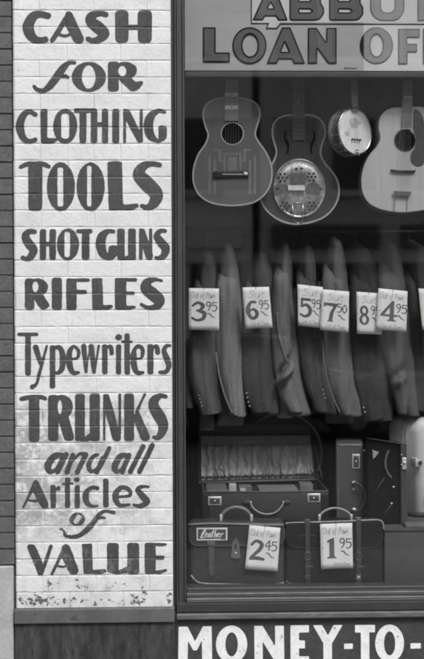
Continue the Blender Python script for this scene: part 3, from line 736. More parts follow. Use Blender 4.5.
def ppoly(pts, Y, k=6, closed=True):
    """photo-pixel outline -> list of world (x,z) at depth Y"""
    q = catmull(pts, k, closed) if k > 1 else pts
    w_ = at_np([p[0] for p in q], [p[1] for p in q], Y); return [(a[0], a[2]) for a in w_], [(p[0], p[1]) for p in q]
def guitar_body(root, outline, Y, depth, holes, mtop, mside, mbind, bw, top_name='soundboard'):
    """soundboard with real openings, curved sides and a back, all at their own depth"""
    wp, pp = ppoly(outline, Y)
    shp = ('P', pp)
    decal(top_name, [shp], holes, mtop, root, Y=Y, res=.5)
    m = MB(); m.wall(wp, Y+.0002, Y+depth); m.obj('sides', mside, root, deg=40)
    m = MB(); n = len(wp); m.add([(p[0], Y+depth, p[1]) for p in wp], [tuple(range(n))]); m.obj('back', mside, root)
    if mbind is not None: decal('binding', [shp], None, mbind, root, Y=Y-.0009, res=.4, ring=(bw*.55, bw*.5))
    return shp
def bar_px(name, pts, Y, th, m, root, bev=.0):
    w_ = at_np([p[0] for p in pts], [p[1] for p in pts], Y); poly = [(a[0], a[2]) for a in w_]
    return MB().prism(poly, Y-th, Y-.0003).obj(name, m, root)
def neck(root, p_top, p_bot, w_top, w_bot, Y, m_board, m_neck, head_len=30, head_w=14, nut=True, frets=None, p_head=None):
    """fretboard, neck and slotted headstock; the axis may be tilted. p_* are photo pixels"""
    a, b = np.array(p_top, float), np.array(p_bot, float); ax = (a-b)/np.linalg.norm(a-b); nr = np.array([-ax[1], ax[0]])
    def q(t, s): p = b+(a-b)*t+nr*s; return tuple(p)
    board = [q(0, -w_bot/2), q(0, w_bot/2), q(1, w_top/2), q(1, -w_top/2)]
    bar_px('fretboard', board, Y, .006, m_board, root)
    w_ = [at(*p, Y) for p in board]
    MB().prism([(p.x*.98+.02*(w_[0].x+w_[1].x)/2, p.z) for p in w_], Y+.0, Y+.022).obj('neck', m_neck, root)
    h0, h1 = a, a+ax*head_len
    hp = [tuple(h0-nr*w_top/2), tuple(h0+nr*w_top/2), tuple(h0+ax*5+nr*head_w/2), tuple(h1+nr*head_w/2), tuple(h1-nr*head_w/2), tuple(h0+ax*5-nr*head_w/2)]
    hd = bar_px('headstock', hp, Y+.016, .016, m_neck, root)
    for s in (-1, 1):
        for k in range(3):
            c = at(*tuple(h0+ax*(9+k*(head_len-12)/2)+nr*s*(head_w/2+1.5)), Y+.006)
            MB().ball(c, .007, 5, (1, .6, 1)).obj('tuning_peg', M_metal_d, hd, smooth=True)
    L = np.linalg.norm(a-b)
    fr = MB(); n = 0; scale_len = L*1.35
    if frets:
        for t in frets:
            wq = (w_bot*(1-t)+w_top*t)/2; p0, p1 = at(*q(t, -wq), Y-.0064), at(*q(t, wq), Y-.0064); fr.tube([p0, p1], .0006, 6)
        fr.obj('frets', M_metal_d, root)
    return q
def strings(root, p0, p1, w0, w1, Y, n=6, m=None):
    s = MB()
    for k in range(n):
        t = (k/(n-1)-.5)
        s.tube([at(p0[0]+t*w0, p0[1], Y), at(p1[0]+t*w1, p1[1], Y)], .0005, 5)
    s.obj('strings', m or M_string, root)
def hook_cord(root, px, py0, Y):
    MB().tube([at(px, py0, Y+.01), Vector((at(px, py0, Y).x, Y+.02, 3.605))], .0012, 6).obj('hanging_cord', M_ebony, root)

def T3(x0, y0, s): return lambda *pts: [(x0+p[0]/s, y0+p[1]/s) for p in pts]
YG = .21
# ---------------------------------------------------------------- dark acoustic guitar
g = T3(180, 75, 3.533)
root = thing('acoustic_guitar', 'dark stained acoustic guitar with pale stencilled steps, hanging furthest left', 'guitar', at(232, 206, YG))
out1 = g((150,79),(110,88),(86,112),(79,145),(88,185),(97,212),(86,245),(62,280),(46,328),(45,378),(65,424),(105,452),(160,463),(215,462),(268,449),(308,415),(326,370),(325,318),(306,272),(281,236),(269,210),(275,180),(285,145),(280,112),(256,89),(215,79),(182,77))
G = TL(180, 75, 3.533)
hole = [G.E(185,207,38,38)]
guitar_body(root, out1, YG, .085, hole, M_gtop, M_gside, M_bind, 1.5)
decal('rosette', [G.E(185,207,41,41)], [G.E(185,207,37.2,37.2)], M_bind, root, Y=YG-.001, res=.3)
st = []
for k, (a, b, c) in enumerate([(148,222,268),(128,242,250)]):
    pass
def steps(u0, v0, du, dv, w_):      # one side of the stepped pattern as thin bars
    r = []
    for i in range(4):
        r.append(G.R(u0+i*du, v0+i*dv, u0+(i+1)*du+w_, v0+i*dv+w_, 2)); r.append(G.R(u0+(i+1)*du, v0+i*dv, u0+(i+1)*du+w_, v0+(i+1)*dv+w_, 2))
    return r
st = [G.R(168,290,202,338,3)]
for s_, o in ((-1, 0), (1, 0)):
    for (u, v0, v1) in ((28, 275, 335), (44, 262, 300), (62, 300, 420), (80, 285, 420)):
        st.append(G.R(185+s_*u-4, v0, 185+s_*u+4, v1, 1))
    for (u0, u1, v) in ((0, 32, 275), (28, 48, 300), (44, 66, 262)):
        a, b = sorted((185+s_*u0, 185+s_*u1)); st.append(G.R(a, v, b, v+7, 1))
decal('stencilled_steps', st, None, M_sten, root, Y=YG-.0006, res=.35)
bar_px('bridge', g((118,342),(150,344),(222,344),(242,340),(242,360),(222,360),(150,362),(118,364)), YG, .010, M_ebony, root)
bar_px('saddle', g((150,349),(222,349),(222,353),(150,353)), YG-.010, .002, M_bind, root)
MB().ball(at(*g((232,349))[0], YG-.011), .0105, 7, (1, .5, .8)).obj('bridge_pin', M_inlay, root, smooth=True)
q = neck(root, g((183,-60))[0], g((182,163))[0], 11.5, 13.6, YG-.002, M_fret, M_gside, frets=[.1,.2,.29,.38,.47,.56,.65,.74,.83])
for v0, v1 in ((63,77),(108,121)): bar_px('fret_marker', g((159,v0),(206,v0),(206,v1),(158.5,v1)), YG-.009, .0012, M_inlay, root)
for v in (70, 114.5): MB().ball(at(*g((182,v))[0], YG-.0115), .003, 6).obj('marker_dot', M_fretd, root, smooth=True)
strings(root, g((183,-60))[0], g((185,350))[0], 9, 15, YG-.0125)
hook_cord(root, 232, 28, YG)

# ---------------------------------------------------------------- resonator guitar
YR = .285
g = T3(256, 100, 4.711); G = TL(256, 100, 4.711)
root = thing('resonator_guitar', 'dark guitar with a round metal resonator cover and pale edge binding, second from left', 'guitar', at(300, 223, YR))
outr = g((175,67),(130,71),(95,90),(76,122),(73,165),(84,210),(92,248),(78,290),(50,335),(22,385),(12,440),(28,495),(65,540),(115,572),(165,587),(210,588),(270,577),(330,550),(372,505),(394,450),(391,390),(366,340),(331,300),(309,255),(315,210),(330,165),(326,120),(303,87),(270,70),(235,66))
fh = [G.S((140,150,10),(134,175,8),(145,200,14),(152,225,8),(146,250,8)), G.S((272,150,10),(276,175,8),(266,200,14),(258,225,8),(262,250,8)), G.E(160,145,5,5), G.E(247,145,5,5)]
guitar_body(root, outr, YR, .085, fh, M_reso, M_gside, M_bind, 1.7)
# domed metal cover plate (lathe)
cc = at(*g((203,417))[0], YR); rx = 125/4.711*K(YR); rz = 139/4.711*K(YR)
prof = [(1.0, 0), (1.0, .006), (.965, .009), (.93, .006), (.88, .006), (.80, .009), (.6, .013), (.45, .012), (.3, .010), (.0, .010)]
rings = [[(cc.x+rx*r*math.cos(a), YR-.0003-h, cc.z+rz*r*math.sin(a)) for a in np.linspace(0, 2*math.pi, 72, endpoint=False)] for r, h in prof[:-1]]
pl = MB().loft(rings, cap=False); pl.add([p for p in rings[-1]], [tuple(range(72))]); cover = pl.obj('cover_plate', M_plate, root, deg=30)
hs = []
def sieve(cu, cv, n, rad, hr=5.2):
    for k in range(n):
        a = 2*math.pi*k/n; hs.append(G.E(cu+rad*math.cos(a), cv+rad*math.sin(a), hr, hr))
    hs.append(G.E(cu, cv, hr, hr))
for cu, cv in ((125,365),(135,500),(262,500),(262,362)): sieve(cu, cv, 6, 19)
for u, v in ((190,325),(215,322),(100,420),(305,420),(165,530),(235,535)): hs.append(G.E(u, v, 7, 5))
decal('sound_holes', hs, None, M_ebony, cover, Y=YR-.0150, res=.3)
decal('dark_panel', [s_poly(g((95,395),(150,398),(150,432),(92,445)),2), s_poly(g((240,395),(285,385),(308,420),(300,445),(235,440)),3)], None, M_metal_d, cover, Y=YR-.0145, res=.4)
bar_px('palm_rest', g((165,345),(230,345),(232,402),(165,402)), YR-.012, .010, M_metal, cover)
bar_px('bridge_cover', g((149,404),(228,404),(228,427),(150,427)), YR-.012, .016, M_inlay, cover)
tp = MB()
for a, b in (((170,485),(180,580)),((222,485),(217,580)),((168,485),(224,485)),((180,580),(217,580))):
    p, q_ = g(a, b); tp.tube([at(*p, YR-.018), at(*q_, YR-.012)], .0022, 8)
tp.obj('tailpiece', M_metal, root, smooth=True)
neck(root, g((200,-260))[0], g((201,190))[0], 11, 12.6, YR-.002, M_fretd, M_gside, frets=[.02+.045*i for i in range(1,18)])
MB().ball(at(*g((200,13))[0], YR-.009), .0035, 6).obj('marker_dot', M_inlay, root, smooth=True)
strings(root, g((200,-260))[0], g((200,415))[0], 9, 12, YR-.0285)
strings(root, g((200,427))[0], g((199,490))[0], 11, 9, YR-.027)
hook_cord(root, 298, 15, YR)

# ---------------------------------------------------------------- banjo ukulele, turned a little to its right
YU = .19
root = thing('banjo_ukulele', 'small banjo with white drumhead and chromed rim hanging between the guitars', 'banjo', at(355, 156, YU))
cu = at(355.0, 131.6, YU); RU = 22.6*K(YU)
TW = Matrix.Rotation(math.radians(35), 4, 'Z'); TILT = Matrix.Rotation(math.radians(-2), 4, 'Y')
MU = Matrix.Translation(cu) @ TILT @ TW        # local: front faces -y
def circ(r, y, n=56): return [MU @ Vector((r*math.cos(a), y, r*math.sin(a))) for a in np.linspace(0, 2*math.pi, n, endpoint=False)]
m = MB(); r_ = circ(RU*.97, 0); m.add(r_, [tuple(range(len(r_)))]); m.obj('drumhead', M_skin, root)
m = MB().loft([circ(RU*.97, .001), circ(RU*.99, -.003), circ(RU*1.02, -.003), circ(RU*1.03, .004), circ(RU*1.02, .010), circ(RU*.98, .011)], cap=False); m.obj('tension_hoop', M_metal, root, smooth=True)
m = MB().loft([circ(RU*.96, .010), circ(RU*.96, .045), circ(RU*1.04, .047), circ(RU*1.07, .052), circ(RU*1.07, .062), circ(RU*1.0, .07), circ(RU*.2, .078)], cap=True); m.obj('rim', mat('banjo_rim', .16, .3, .2, 20, coat=.4), root, deg=40)
for k in range(16):
    a = 2*math.pi*(k+.5)/16; m = MB()
    c_, s_ = math.cos(a), math.sin(a)
    m.tube([MU @ Vector((RU*1.05*c_, y, RU*1.05*s_)) for y in (-.004, .038)], .0016, 6)
    m.ball(MU @ Vector((RU*1.04*c_, .036, RU*1.04*s_)), .0035, 5); m.obj('bracket', M_metal, root, smooth=True)
st_ = [s_ell(-1.2, 8.5, 6.2, 5.6), s_stroke([(-1, 8, 3.), (4, 9.0, 2.4), (7, 9.6, 1.6)]), s_ell(-11, -3, 3.5, 2.5)]
pl_u = lambda a, b: np.array([MU @ Vector((x*K(YU), -.0006, y*K(YU))) for x, y in zip(a, b)])
o = decal('dark_stain', st_, None, M_stain, root, res=.5, place=pl_u)
m = MB()
for x in (-5, -1.5, 2, 5.5): m.box(x*K(YU)-.004, x*K(YU)+.003, -.012, -.001, -9.2*K(YU), -7.6*K(YU), .001, 1, M=MU)
m.obj('bridge', M_ebony, root)
m = MB().box(-.011, .011, -.010, .004, -RU*1.05, -RU*.80, .003, 2, M=MU); m.ball(MU @ Vector((0, -.011, -RU*.93)), .006, 6); m.obj('tailpiece', mat('bright_tail', .85, .15, metal=1), root, smooth=False)
nk = MB().box(-.017, .017, -.010, -.004, RU*.88, RU*.88+.235, .001, 1, M=MU); nk.obj('fretboard', mat('uke_board', .22, .5, .1, 30), root)
MB().box(-.016, .016, -.0038, .022, RU*1.0, RU*.88+.235, .006, 2, M=MU).obj('neck', M_gside, root)
MB().loft([[MU @ Vector((x*s2, y*s2+.012, z)) for x, y in ((-1,-1),(1,-1),(1,1),(-1,1))] for z, s2 in ((RU*1.0,.026),(RU*1.15,.019),(RU*1.35,.013))]).obj('heel', M_gside, root)
fr = MB()
for i in range(14): z = RU*.90+.012+i*.0155; fr.tube([MU @ Vector((-.017, -.0105, z)), MU @ Vector((.017, -.0105, z))], .0008, 5)
fr.obj('frets', M_metal_d, root)
hd = MB().box(-.026, .026, -.004, .010, RU*.88+.236, RU*.88+.32, .004, 2, M=MU).obj('headstock', M_gside, root)
for sx in (-1, 1):
    for k in range(2): MB().ball(MU @ Vector((sx*.031, .003, RU*.88+.255+k*.04)), .006, 5).obj('tuning_peg', M_inlay, hd, smooth=True)
sm = MB()
for k in range(4): sm.tube([MU @ Vector(((k-1.5)*.0065, -.0125, RU*.88+.235)), MU @ Vector(((k-1.5)*.0075, -.0125, -RU*.9))], .0003, 5)
sm.obj('strings', M_string, root)
hc = MU @ Vector((0, .01, RU*.88+.31)); MB().tube([hc, Vector((hc.x, hc.y, 3.605))], .0012, 6).obj('hanging_cord', M_ebony, root)

# ---------------------------------------------------------------- light acoustic guitar at the right edge
g = T3(356, 75, 4.544); G = TL(356, 75, 4.544)
YL = .20
root = thing('acoustic_guitar', 'pale natural wood guitar with dark pickguard cut by the right edge', 'guitar', at(406, 212, YL))
left = [(205,148),(165,149),(130,166),(108,198),(103,240),(110,285),(96,322),(60,365),(34,420),(24,480),(32,540),(62,585),(115,611),(175,622)]
cxl = lambda v: 232-(v-148)/475*8
right = [(2*cxl(v)-u, v-3) for u, v in left[::-1]]
outl = g(*(left+[(222,624)]+right+[(232,146)]))
guitar_body(root, outl, YL, .085, [G.E(223,298,47,48)], M_light, mat('light_side', .16, .4, .1, 10), None, 1.0)
decal('binding', [('P', ppoly(outl, YL)[1])], None, mat('edge_binding', .45, .4), root, Y=YL-.0009, res=.4, ring=(.7, .45))
decal('rosette', [G.E(223,298,52,53)], [G.E(223,298,46.5,47.5)], mat('rosette_ring', .16, .5), root, Y=YL-.001, res=.3)
decal('pickguard', [s_poly(g((262,150),(290,166),(305,190),(312,240),(318,300),(318,380),(306,408),(284,417),(258,408),(247,385),(250,352),(266,335),(274,300),(268,268),(258,246)),4)], None, mat('pickguard', .085, .35, .2, 30, coat=.3), root, Y=YL-.0022, res=.4)
bar_px('bridge', g((157,430),(180,434),(250,436),(270,434),(268,440),(240,444),(185,442),(160,438)), YL, .012, M_ebony, root)
tp = MB()
for a, b in (((178,545),(172,620)),((236,545),(230,620))):
    p, q_ = g(a, b); tp.tube([at(*p, YL-.010), at(*q_, YL-.003)], .0016, 8)
w_ = [at(*p, YL-.008) for p in g((168,528),(250,531),(246,549),(176,547))]; tp.prism([(p.x, p.z) for p in w_], YL-.016, YL-.008)
tp.obj('tailpiece', M_metal, root)
neck(root, g((243,-190))[0], g((229,246))[0], 8.2, 10.2, YL-.002, M_fret, M_gside, frets=[.06*i for i in range(1,16)])
bar_px('fret_marker', g((217,98),(257,99),(257,104),(217,103)), YL-.009, .0012, M_inlay, root)
bar_px('fretboard_end', g((205,241),(252,242),(252,247),(205,246)), YL-.009, .0012, M_bind, root)
strings(root, g((243,-190))[0], g((214,530))[0], 7, 12, YL-.0125)
hook_cord(root, 411, 12, YL)

# ================================================================== jackets on the rail
def jmat(name, g, s=1.0): return mat(name, g, .95, .10, 9, .5, 260, stretch=(1, 1, .35), spec=.15, var2=.10, scale2=160)
JZ = 232
YJ = .62
xr0 = X_(186.5, YJ); rz_ = Z_(JZ, YJ, 300)
rail = thing('clothes_rail', 'dark round rail above the row of jackets', 'rail', (.6, YJ, rz_))
MB().tube([(xbl+.0, YJ, rz_), (XE+.04, YJ, rz_)], .011, 12).obj('bar', M_ebony, rail, smooth=True)
for x in (xbl+.004, XE+.045): MB().ball((x, YJ, rz_), .022, 8, (.3, 1, 1)).obj('bracket', M_metal_d, rail, smooth=True)
def interp_rows(rows, pys):
    r = np.array(rows, float); return [np.interp(pys, r[:, 0], r[:, k]) for k in range(1, r.shape[1])]
def smooth_rows(rows): return catmull([tuple(float(x) for x in r) for r in rows], 6)
def tube_rows(rows, Y, ydepth, seed, amp=.0035, wr=1.0, n=44, front_bias=0.0, creases=None, sq=2.0, hemdy=0):
    """garment surface: rows of (py, xl, xr[, dY]) in photo pixels at depth Y, elliptical section with soft folds"""
    rr = smooth_rows([tuple(r)+(0,)*(4-len(r)) for r in rows]); rings = []
    H = len(rr)
    for i, (py, xl, xr, dy) in enumerate(rr):
        a, b = at(xl, py, Y+dy), at(xr, py, Y+dy); cx, hw = (a.x+b.x)/2, abs(b.x-a.x)/2; z = (a.z+b.z)/2
        yd = ydepth(i/(H-1)) if callable(ydepth) else ydepth
        ring = []
        for k in range(n):
            th = 2*math.pi*k/n; c, s = math.cos(th), math.sin(th)
            ex = abs(c)**(2/sq)*(1 if c > 0 else -1); ey = abs(s)**(2/sq)*(1 if s > 0 else -1)
            x, y = cx+hw*ex, Y+dy+yd*ey
            nv = mnoise.noise(Vector((x*19+seed*9, y*16, z*1.7+seed)))*amp*.9+mnoise.noise(Vector((x*34+seed*5, y*30, z*7+seed*3)))*amp*.75
            if creases:
                for (cz, wz, am, sl) in creases:
                    zc = Z_(cz, Y)+sl*(x-cx); nv += am*math.exp(-((z-zc)/(wz*K(Y)))**2)*(.5-.5*s)
            zz = z + (hemdy*K(Y)*ex if i == H-1 else 0)
            ring.append((x+nv*c*.8, y+nv*s*3.2, zz))
        rings.append(ring)
    return rings
JR = []
def slope(rows, prof, lift):
    """concave shoulder line: full width below, narrowing to the hanger at the top"""
    r = np.array(rows, float); top = r[0, 0]+lift; bot = r[-1, 0]; pk = np.array(prof)
    full = r.copy(); i = int(np.argmax((r[:, 0]-r[0, 0]) > 26)); 
    w0 = full[i, 2]-full[i, 1]
    for k in range(i): m_ = (full[k, 1]+full[k, 2])/2; full[k, 1:3] = (m_-w0/2, m_+w0/2)
    ys = list(top+pk[:, 0])+[y for y in r[:, 0] if y > top+pk[-1, 0]+6]
    out = []
    for y in ys:
        a_, b_ = np.interp(y, full[:, 0], full[:, 1]), np.interp(y, full[:, 0], full[:, 2]); f = np.interp(y-top, pk[:, 0], pk[:, 1])
        m_ = np.interp(y, r[:, 0], (r[:, 1]+r[:, 2])/2); out.append((y, m_-(b_-a_)/2*f, m_+(b_-a_)/2*f))
    return out
def jacket(label, g_, sleeve, body, Yf, name_mat, buttons=None, lapel=None, group='jackets hanging on the rail', creases=None, hem=0):
    b0 = body[0]; ax = at((b0[1]+b0[2])/2, b0[0], YJ)
    root = thing('suit_jacket', label, 'jacket', (ax.x, YJ, Z_(body[-1][0], YJ)), group)
    m = jmat(name_mat, g_*.93); speckle(m, g_*1.7, .62, 420, (1, 1, .3), .06, .5, 2)
    def yd(t): return .012+.20*min(1, t*4.5)**.8
    body = [(y, a_-3.5*min(max((y-285)/40, 0), 1), b_+6*min(max((y-285)/40, 0), 1)) for y, a_, b_ in body]
    body = slope(body, ((0,.12),(4,.32),(9,.50),(15,.68),(22,.85),(30,.96),(42,1)), -4)
    rings = tube_rows(body, YJ, yd, len(JR)*3.1+1, .006, sq=2.6, hemdy=hem)
    MB().loft(rings).obj('torso', m, root, smooth=True)
    # the sleeve hangs in front of the torso, its shoulder tucked into it
    sleeve = slope(sleeve, ((0,.14),(3,.36),(8,.60),(14,.78),(21,.91),(30,1),(42,1)), 1)
    sl = [(py, xl, xr, .17*max(0, 1-(py-sleeve[0][0])/34)**1.4) for (py, xl, xr) in sleeve]
    def ys(t): return .05*(1-.25*t)*min(1, .25+t*5)
    rings = tube_rows(sl, Yf, ys, len(JR)*5.7+2, .0045, creases=creases, hemdy=hem)
    MB().loft(rings).obj('sleeve', m, root, smooth=True)
    # far sleeve
    sl2 = [(py-2, xl+1.5, xr-1.0, 0) for (py, xl, xr) in sleeve[1:]]
    rings = tube_rows(sl2, YJ+.26, .04, len(JR)*2.7+5, .004); MB().loft(rings).obj('sleeve', m, root, smooth=True)
    sr = [(y, a_, b_) for y, a_, b_ in sleeve if y > sleeve[0][0]+10]
    fe = catmull([(b_*.62+a_*.38+.25*math.sin(k*.9+len(JR)), y) for k, (y, a_, b_) in enumerate(sr)], 5)
    MB().tube([at(p[0], p[1], Yf-.047) for p in fe[4:]], .0010, 6, flat=.6).obj('sleeve_seam', m, root, smooth=True)
    if lapel:
        for ln in lapel:
            p = catmull([(a, b) for a, b in ln], 6); yv = Yf-.048
            MB().tube([at(a, b, yv) for a, b in p], .0042, 8, flat=.5).obj('edge_seam', m, root, smooth=True)
    for (a, b) in (buttons or []):
        MB().ball(at(a, b, Yf-.043), .0042, 6, (1, .6, 1)).obj('cuff_button', (M_btn_b if 'bright' in label or 'third' in label else M_btn), root, smooth=True)
    # wooden hanger with a wire hook
    hz = Z_(b0[0], YJ)
    hk = thing('coat_hanger', HL[len(JR)], 'coat hanger', (ax.x, YJ, hz-.02), 'coat hangers inside the jackets')
    arc = [(ax.x, YJ, hz-.03), (ax.x, YJ, rz_-.02)]+[(ax.x, YJ+.014*math.sin(a)-.0, rz_-.004+.018*-math.cos(a)*-1) for a in np.linspace(.6, math.pi*1.2, 8)]
    MB().tube([Vector(p) for p in arc], .0015, 6).obj('hook', M_metal_d, hk, smooth=True)
    MB().tube([(ax.x, YJ-.16, hz-.075), (ax.x, YJ-.06, hz-.04), (ax.x, YJ, hz-.028), (ax.x, YJ+.06, hz-.04), (ax.x, YJ+.16, hz-.075)], .007, 8).obj('shoulder_bar', M_hang, hk, smooth=True)
    JR.append(root); return root
M_btn_b = mat('bright_button', .5, .3); M_btn = mat('pale_button', .30, .3); M_hang = mat('hanger_wood', .12, .5)
HL = ['coat hanger in the leftmost jacket', 'coat hanger in the pale jacket second from left', 'coat hanger in the dark jacket third from left', 'coat hanger in the jacket with the crumpled elbow', 'coat hanger in the narrow jacket just right of the crumpled one',
      'coat hanger in the lighter jacket near the middle of the rail', 'coat hanger in the very dark jacket with two bright buttons', 'coat hanger in the grey jacket with a slit cuff', 'coat hanger in the plain dark jacket near the right edge', 'coat hanger in the last jacket at the right edge']
jacket('leftmost mid grey jacket with its sleeve below the 3 95 card', .125,
    [(262,204,211),(272,198,213),(290,193,214),(320,190,215),(350,188,214),(375,188,214),(395,193,216),(408,197.5,218),(414,200.5,219.5)],
    [(252,205,210),(266,199,215),(290,194,217),(330,193,217),(370,193,216),(398,199,217),(410,203,217)], .43, 'tweed_grey', [(198.5,395.5),(199.6,399),(200.7,402.5),(201.8,406)], hem=2.5)
jacket('pale grey jacket second from left, narrow cuff with many buttons', .25,
    [(254,225,230),(266,220,234),(285,216.5,236.5),(320,215,239),(350,215.5,239.5),(375,219,238.5),(395,224,238),(408,229,238),(415,232.5,238)],
    [(244,225.5,229),(260,221,233),(290,218,240),(340,219,241),(380,222,240),(400,226,240),(413,228,241)], .42, 'pale_worsted', [(231.5,398),(232.5,402),(233.8,406)], lapel=[[(216,352),(219,374),(225,396),(232.5,414)]])
jacket('dark jacket behind the 6 95 card, third from left', .085,
    [(262,254,261),(274,249,264),(292,245,268),(330,241,271),(365,239,273),(390,242,274),(402,247,275),(412,252,276)],
    [(252,256,261),(266,251,266),(300,246,272),(350,243,275),(385,245,275),(411,254,275)], .44, 'charcoal_serge', [(246.5,393),(247.4,397.5),(248.4,402),(249.6,406)], hem=2)
jacket('grey jacket with crumpled elbow crease, no card, right of 6 95 card', .19,
    [(250,279,286),(264,276,288),(285,272.5,289),(320,271.5,290.5),(345,272,292),(365,273,293),(383,276,294),(398,280,297),(412,287,303)],
    [(243,280,285),(262,276,288),(290,273,290),(340,274,292),(380,278,296),(412,286,304)], .41, 'mid_flannel', None, lapel=[[(277,312),(279,335),(284,352),(289,364)]], creases=[(368,4,-.016,1.2),(376,4,.018,1.0),(384,3.5,-.010,.8)])
jacket('dark grey jacket behind the 5 95 card', .095,
    [(252,300,306),(266,298,311),(285,296,315),(320,297,318),(350,299,323),(380,304,327),(400,311,330),(412,316,330)],
    [(244,301.5,305),(260,298,309),(290,296,314),(340,299,322),(380,306,328),(411,315,331)], .44, 'dark_flannel', [(323,390),(324,394),(325,398)], hem=-1)
jacket('lighter grey jacket behind the 7 50 card', .17,
    [(250,328,336),(262,325,340),(282,322,345),(320,321,346),(350,322,348),(375,325,350),(398,331,352.5),(415,340,352.5)],
    [(240,328.5,335),(256,325,339),(290,323,345),(350,325,349),(390,331,352),(413,339,353)], .43, 'soft_grey_wool', [(339.5,397),(341,401),(342.5,405.5)], lapel=[[(322,340),(325,368),(331,392),(340,413)]])
jacket('very dark jacket behind the 8 95 card with bright cuff buttons', .07,
    [(254,351,358),(266,350.5,366),(284,350.5,373),(330,350,379),(365,350.5,383),(390,355,385),(408,360,385),(420,365,384)],
    [(246,352,358),(264,351,367),(300,351,376),(360,352,382),(400,359,384),(418,366,383)], .44, 'black_serge', [(363.6,407.5),(365,412)], hem=2.5)
jacket('grey jacket behind the 4 95 card with a slit cuff', .125,
    [(250,379,388),(262,378,396),(282,378,399.5),(320,379,401),(350,382,404),(378,389,406),(395,394,407),(414,398,407)],
    [(242,381,387),(258,378.5,394),(290,379,401),(350,383,405),(390,389,408),(413,396,409)], .42, 'worn_grey_wool', None, creases=[(374,3,-.012,.6),(382,3,.010,.5)])
jacket('plain dark jacket hanging between the 4 95 card and the right edge', .06,
    [(252,404,414),(264,403,420),(285,403,424),(330,404,427),(370,406,429),(400,409,430),(410,411,430)],
    [(244,405,413),(260,403,420),(300,404,428),(360,406,430),(408,412,431)], .46, 'ink_serge')
jacket('light edged jacket cut off by the right side of the photo', .14,
    [(262,424,432),(276,420.5,438),(300,419.5,444),(340,420.5,446),(380,423,448),(405,427,450),(414,430,450)],
    [(250,426,432),(266,422,438),(300,421,446),(360,423,450),(412,430,450)], .43, 'edge_grey_wool')

# trousers and a pale shirt that show below and between the jackets
def hanging_cloth(name, label, cat, rows, Y, g_, yd=.03, group=None):
    c = rows[0]; a = at((c[1]+c[2])/2, rows[-1][0], Y)
    o = MB().loft(tube_rows(rows, Y, yd, random.random()*50, .003, sq=3)).obj(name, jmat(name+'_cloth', g_), None, smooth=True)
    tag(o, label, cat, group); return o
gr = 'trouser legs hanging behind the jackets'
hanging_cloth('trousers', 'grey trouser leg ends showing under the leftmost jacket', 'trousers', [(345,200,216),(390,200,215),(424,199,214),(430,198.5,213.5)], .54, .15, group=gr)
hanging_cloth('trousers', 'lighter trouser hems below the pale second jacket', 'trousers', [(345,218,244),(390,218,244),(418,217.5,244),(425,217,243)], .52, .18, group=gr)
hanging_cloth('trousers', 'pale trouser leg hanging above the round hat box', 'trousers', [(360,272,286),(390,275,288),(412,276,292),(418,277,293)], .48, .25, .02, group=gr)
hanging_cloth('trousers', 'wide grey trouser hems below the jacket with the 7 50 card', 'trousers', [(360,318,352),(395,322,354),(418,325,354),(423,326,353)], .54, .16, group=gr)
hanging_cloth('trousers', 'dark trouser legs below the jacket with the 5 95 card', 'trousers', [(345,292,316),(385,292,316),(408,292,316),(414,292,316)], .64, .085, group=gr)
hanging_cloth('trousers', 'dark trouser leg hem left of the dim 8 95 jacket cuff', 'trousers', [(345,384,398),(385,385,398),(408,386,398),(413,386,398)], .60, .10, group=gr)
gd = 'dark trousers folded over hangers between the jackets'
for (xa, xb_, g_, top_, lab) in ((238.5,247,.10,262,'dark trousers hanging in the gap between the pale and third jackets'), (270,279,.09,258,'dark trousers hanging in the gap left of the crumpled jacket'), (290,300,.10,262,'dark trousers hanging in the gap right of the crumpled jacket'),
        (312,325,.08,256,'dark trousers hanging left of the lighter jacket near the middle'), (344,354,.09,260,'dark trousers hanging right of the lighter jacket near the middle'), (370,382,.07,258,'dark trousers hanging left of the jacket with a slit cuff'),
        (397,407,.08,262,'dark trousers hanging right of the jacket with a slit cuff'), (414,425,.08,262,'dark trousers hanging just left of the last jacket'), (184.8,195,.08,268,'dark trousers hanging against the window side at far left')):
    top_ += 26; hanging_cloth('trousers', lab, 'trousers', [(top_,xa+4,xb_-4),(top_+10,xa+2,xb_-2),(325,xa,xb_),(370,xa,xb_),(404,xa,xb_),(406,xa,xb_)], .50, g_, .05, gd)
hanging_cloth('patch', 'small pale wedge showing between second and third jackets', 'patch', [(257,233,251),(264,233.5,251),(275,236,248),(285,239,244.5),(291,240.5,242.5)], .70, .36, .015)  # pale wedge-shaped surface set behind the jackets

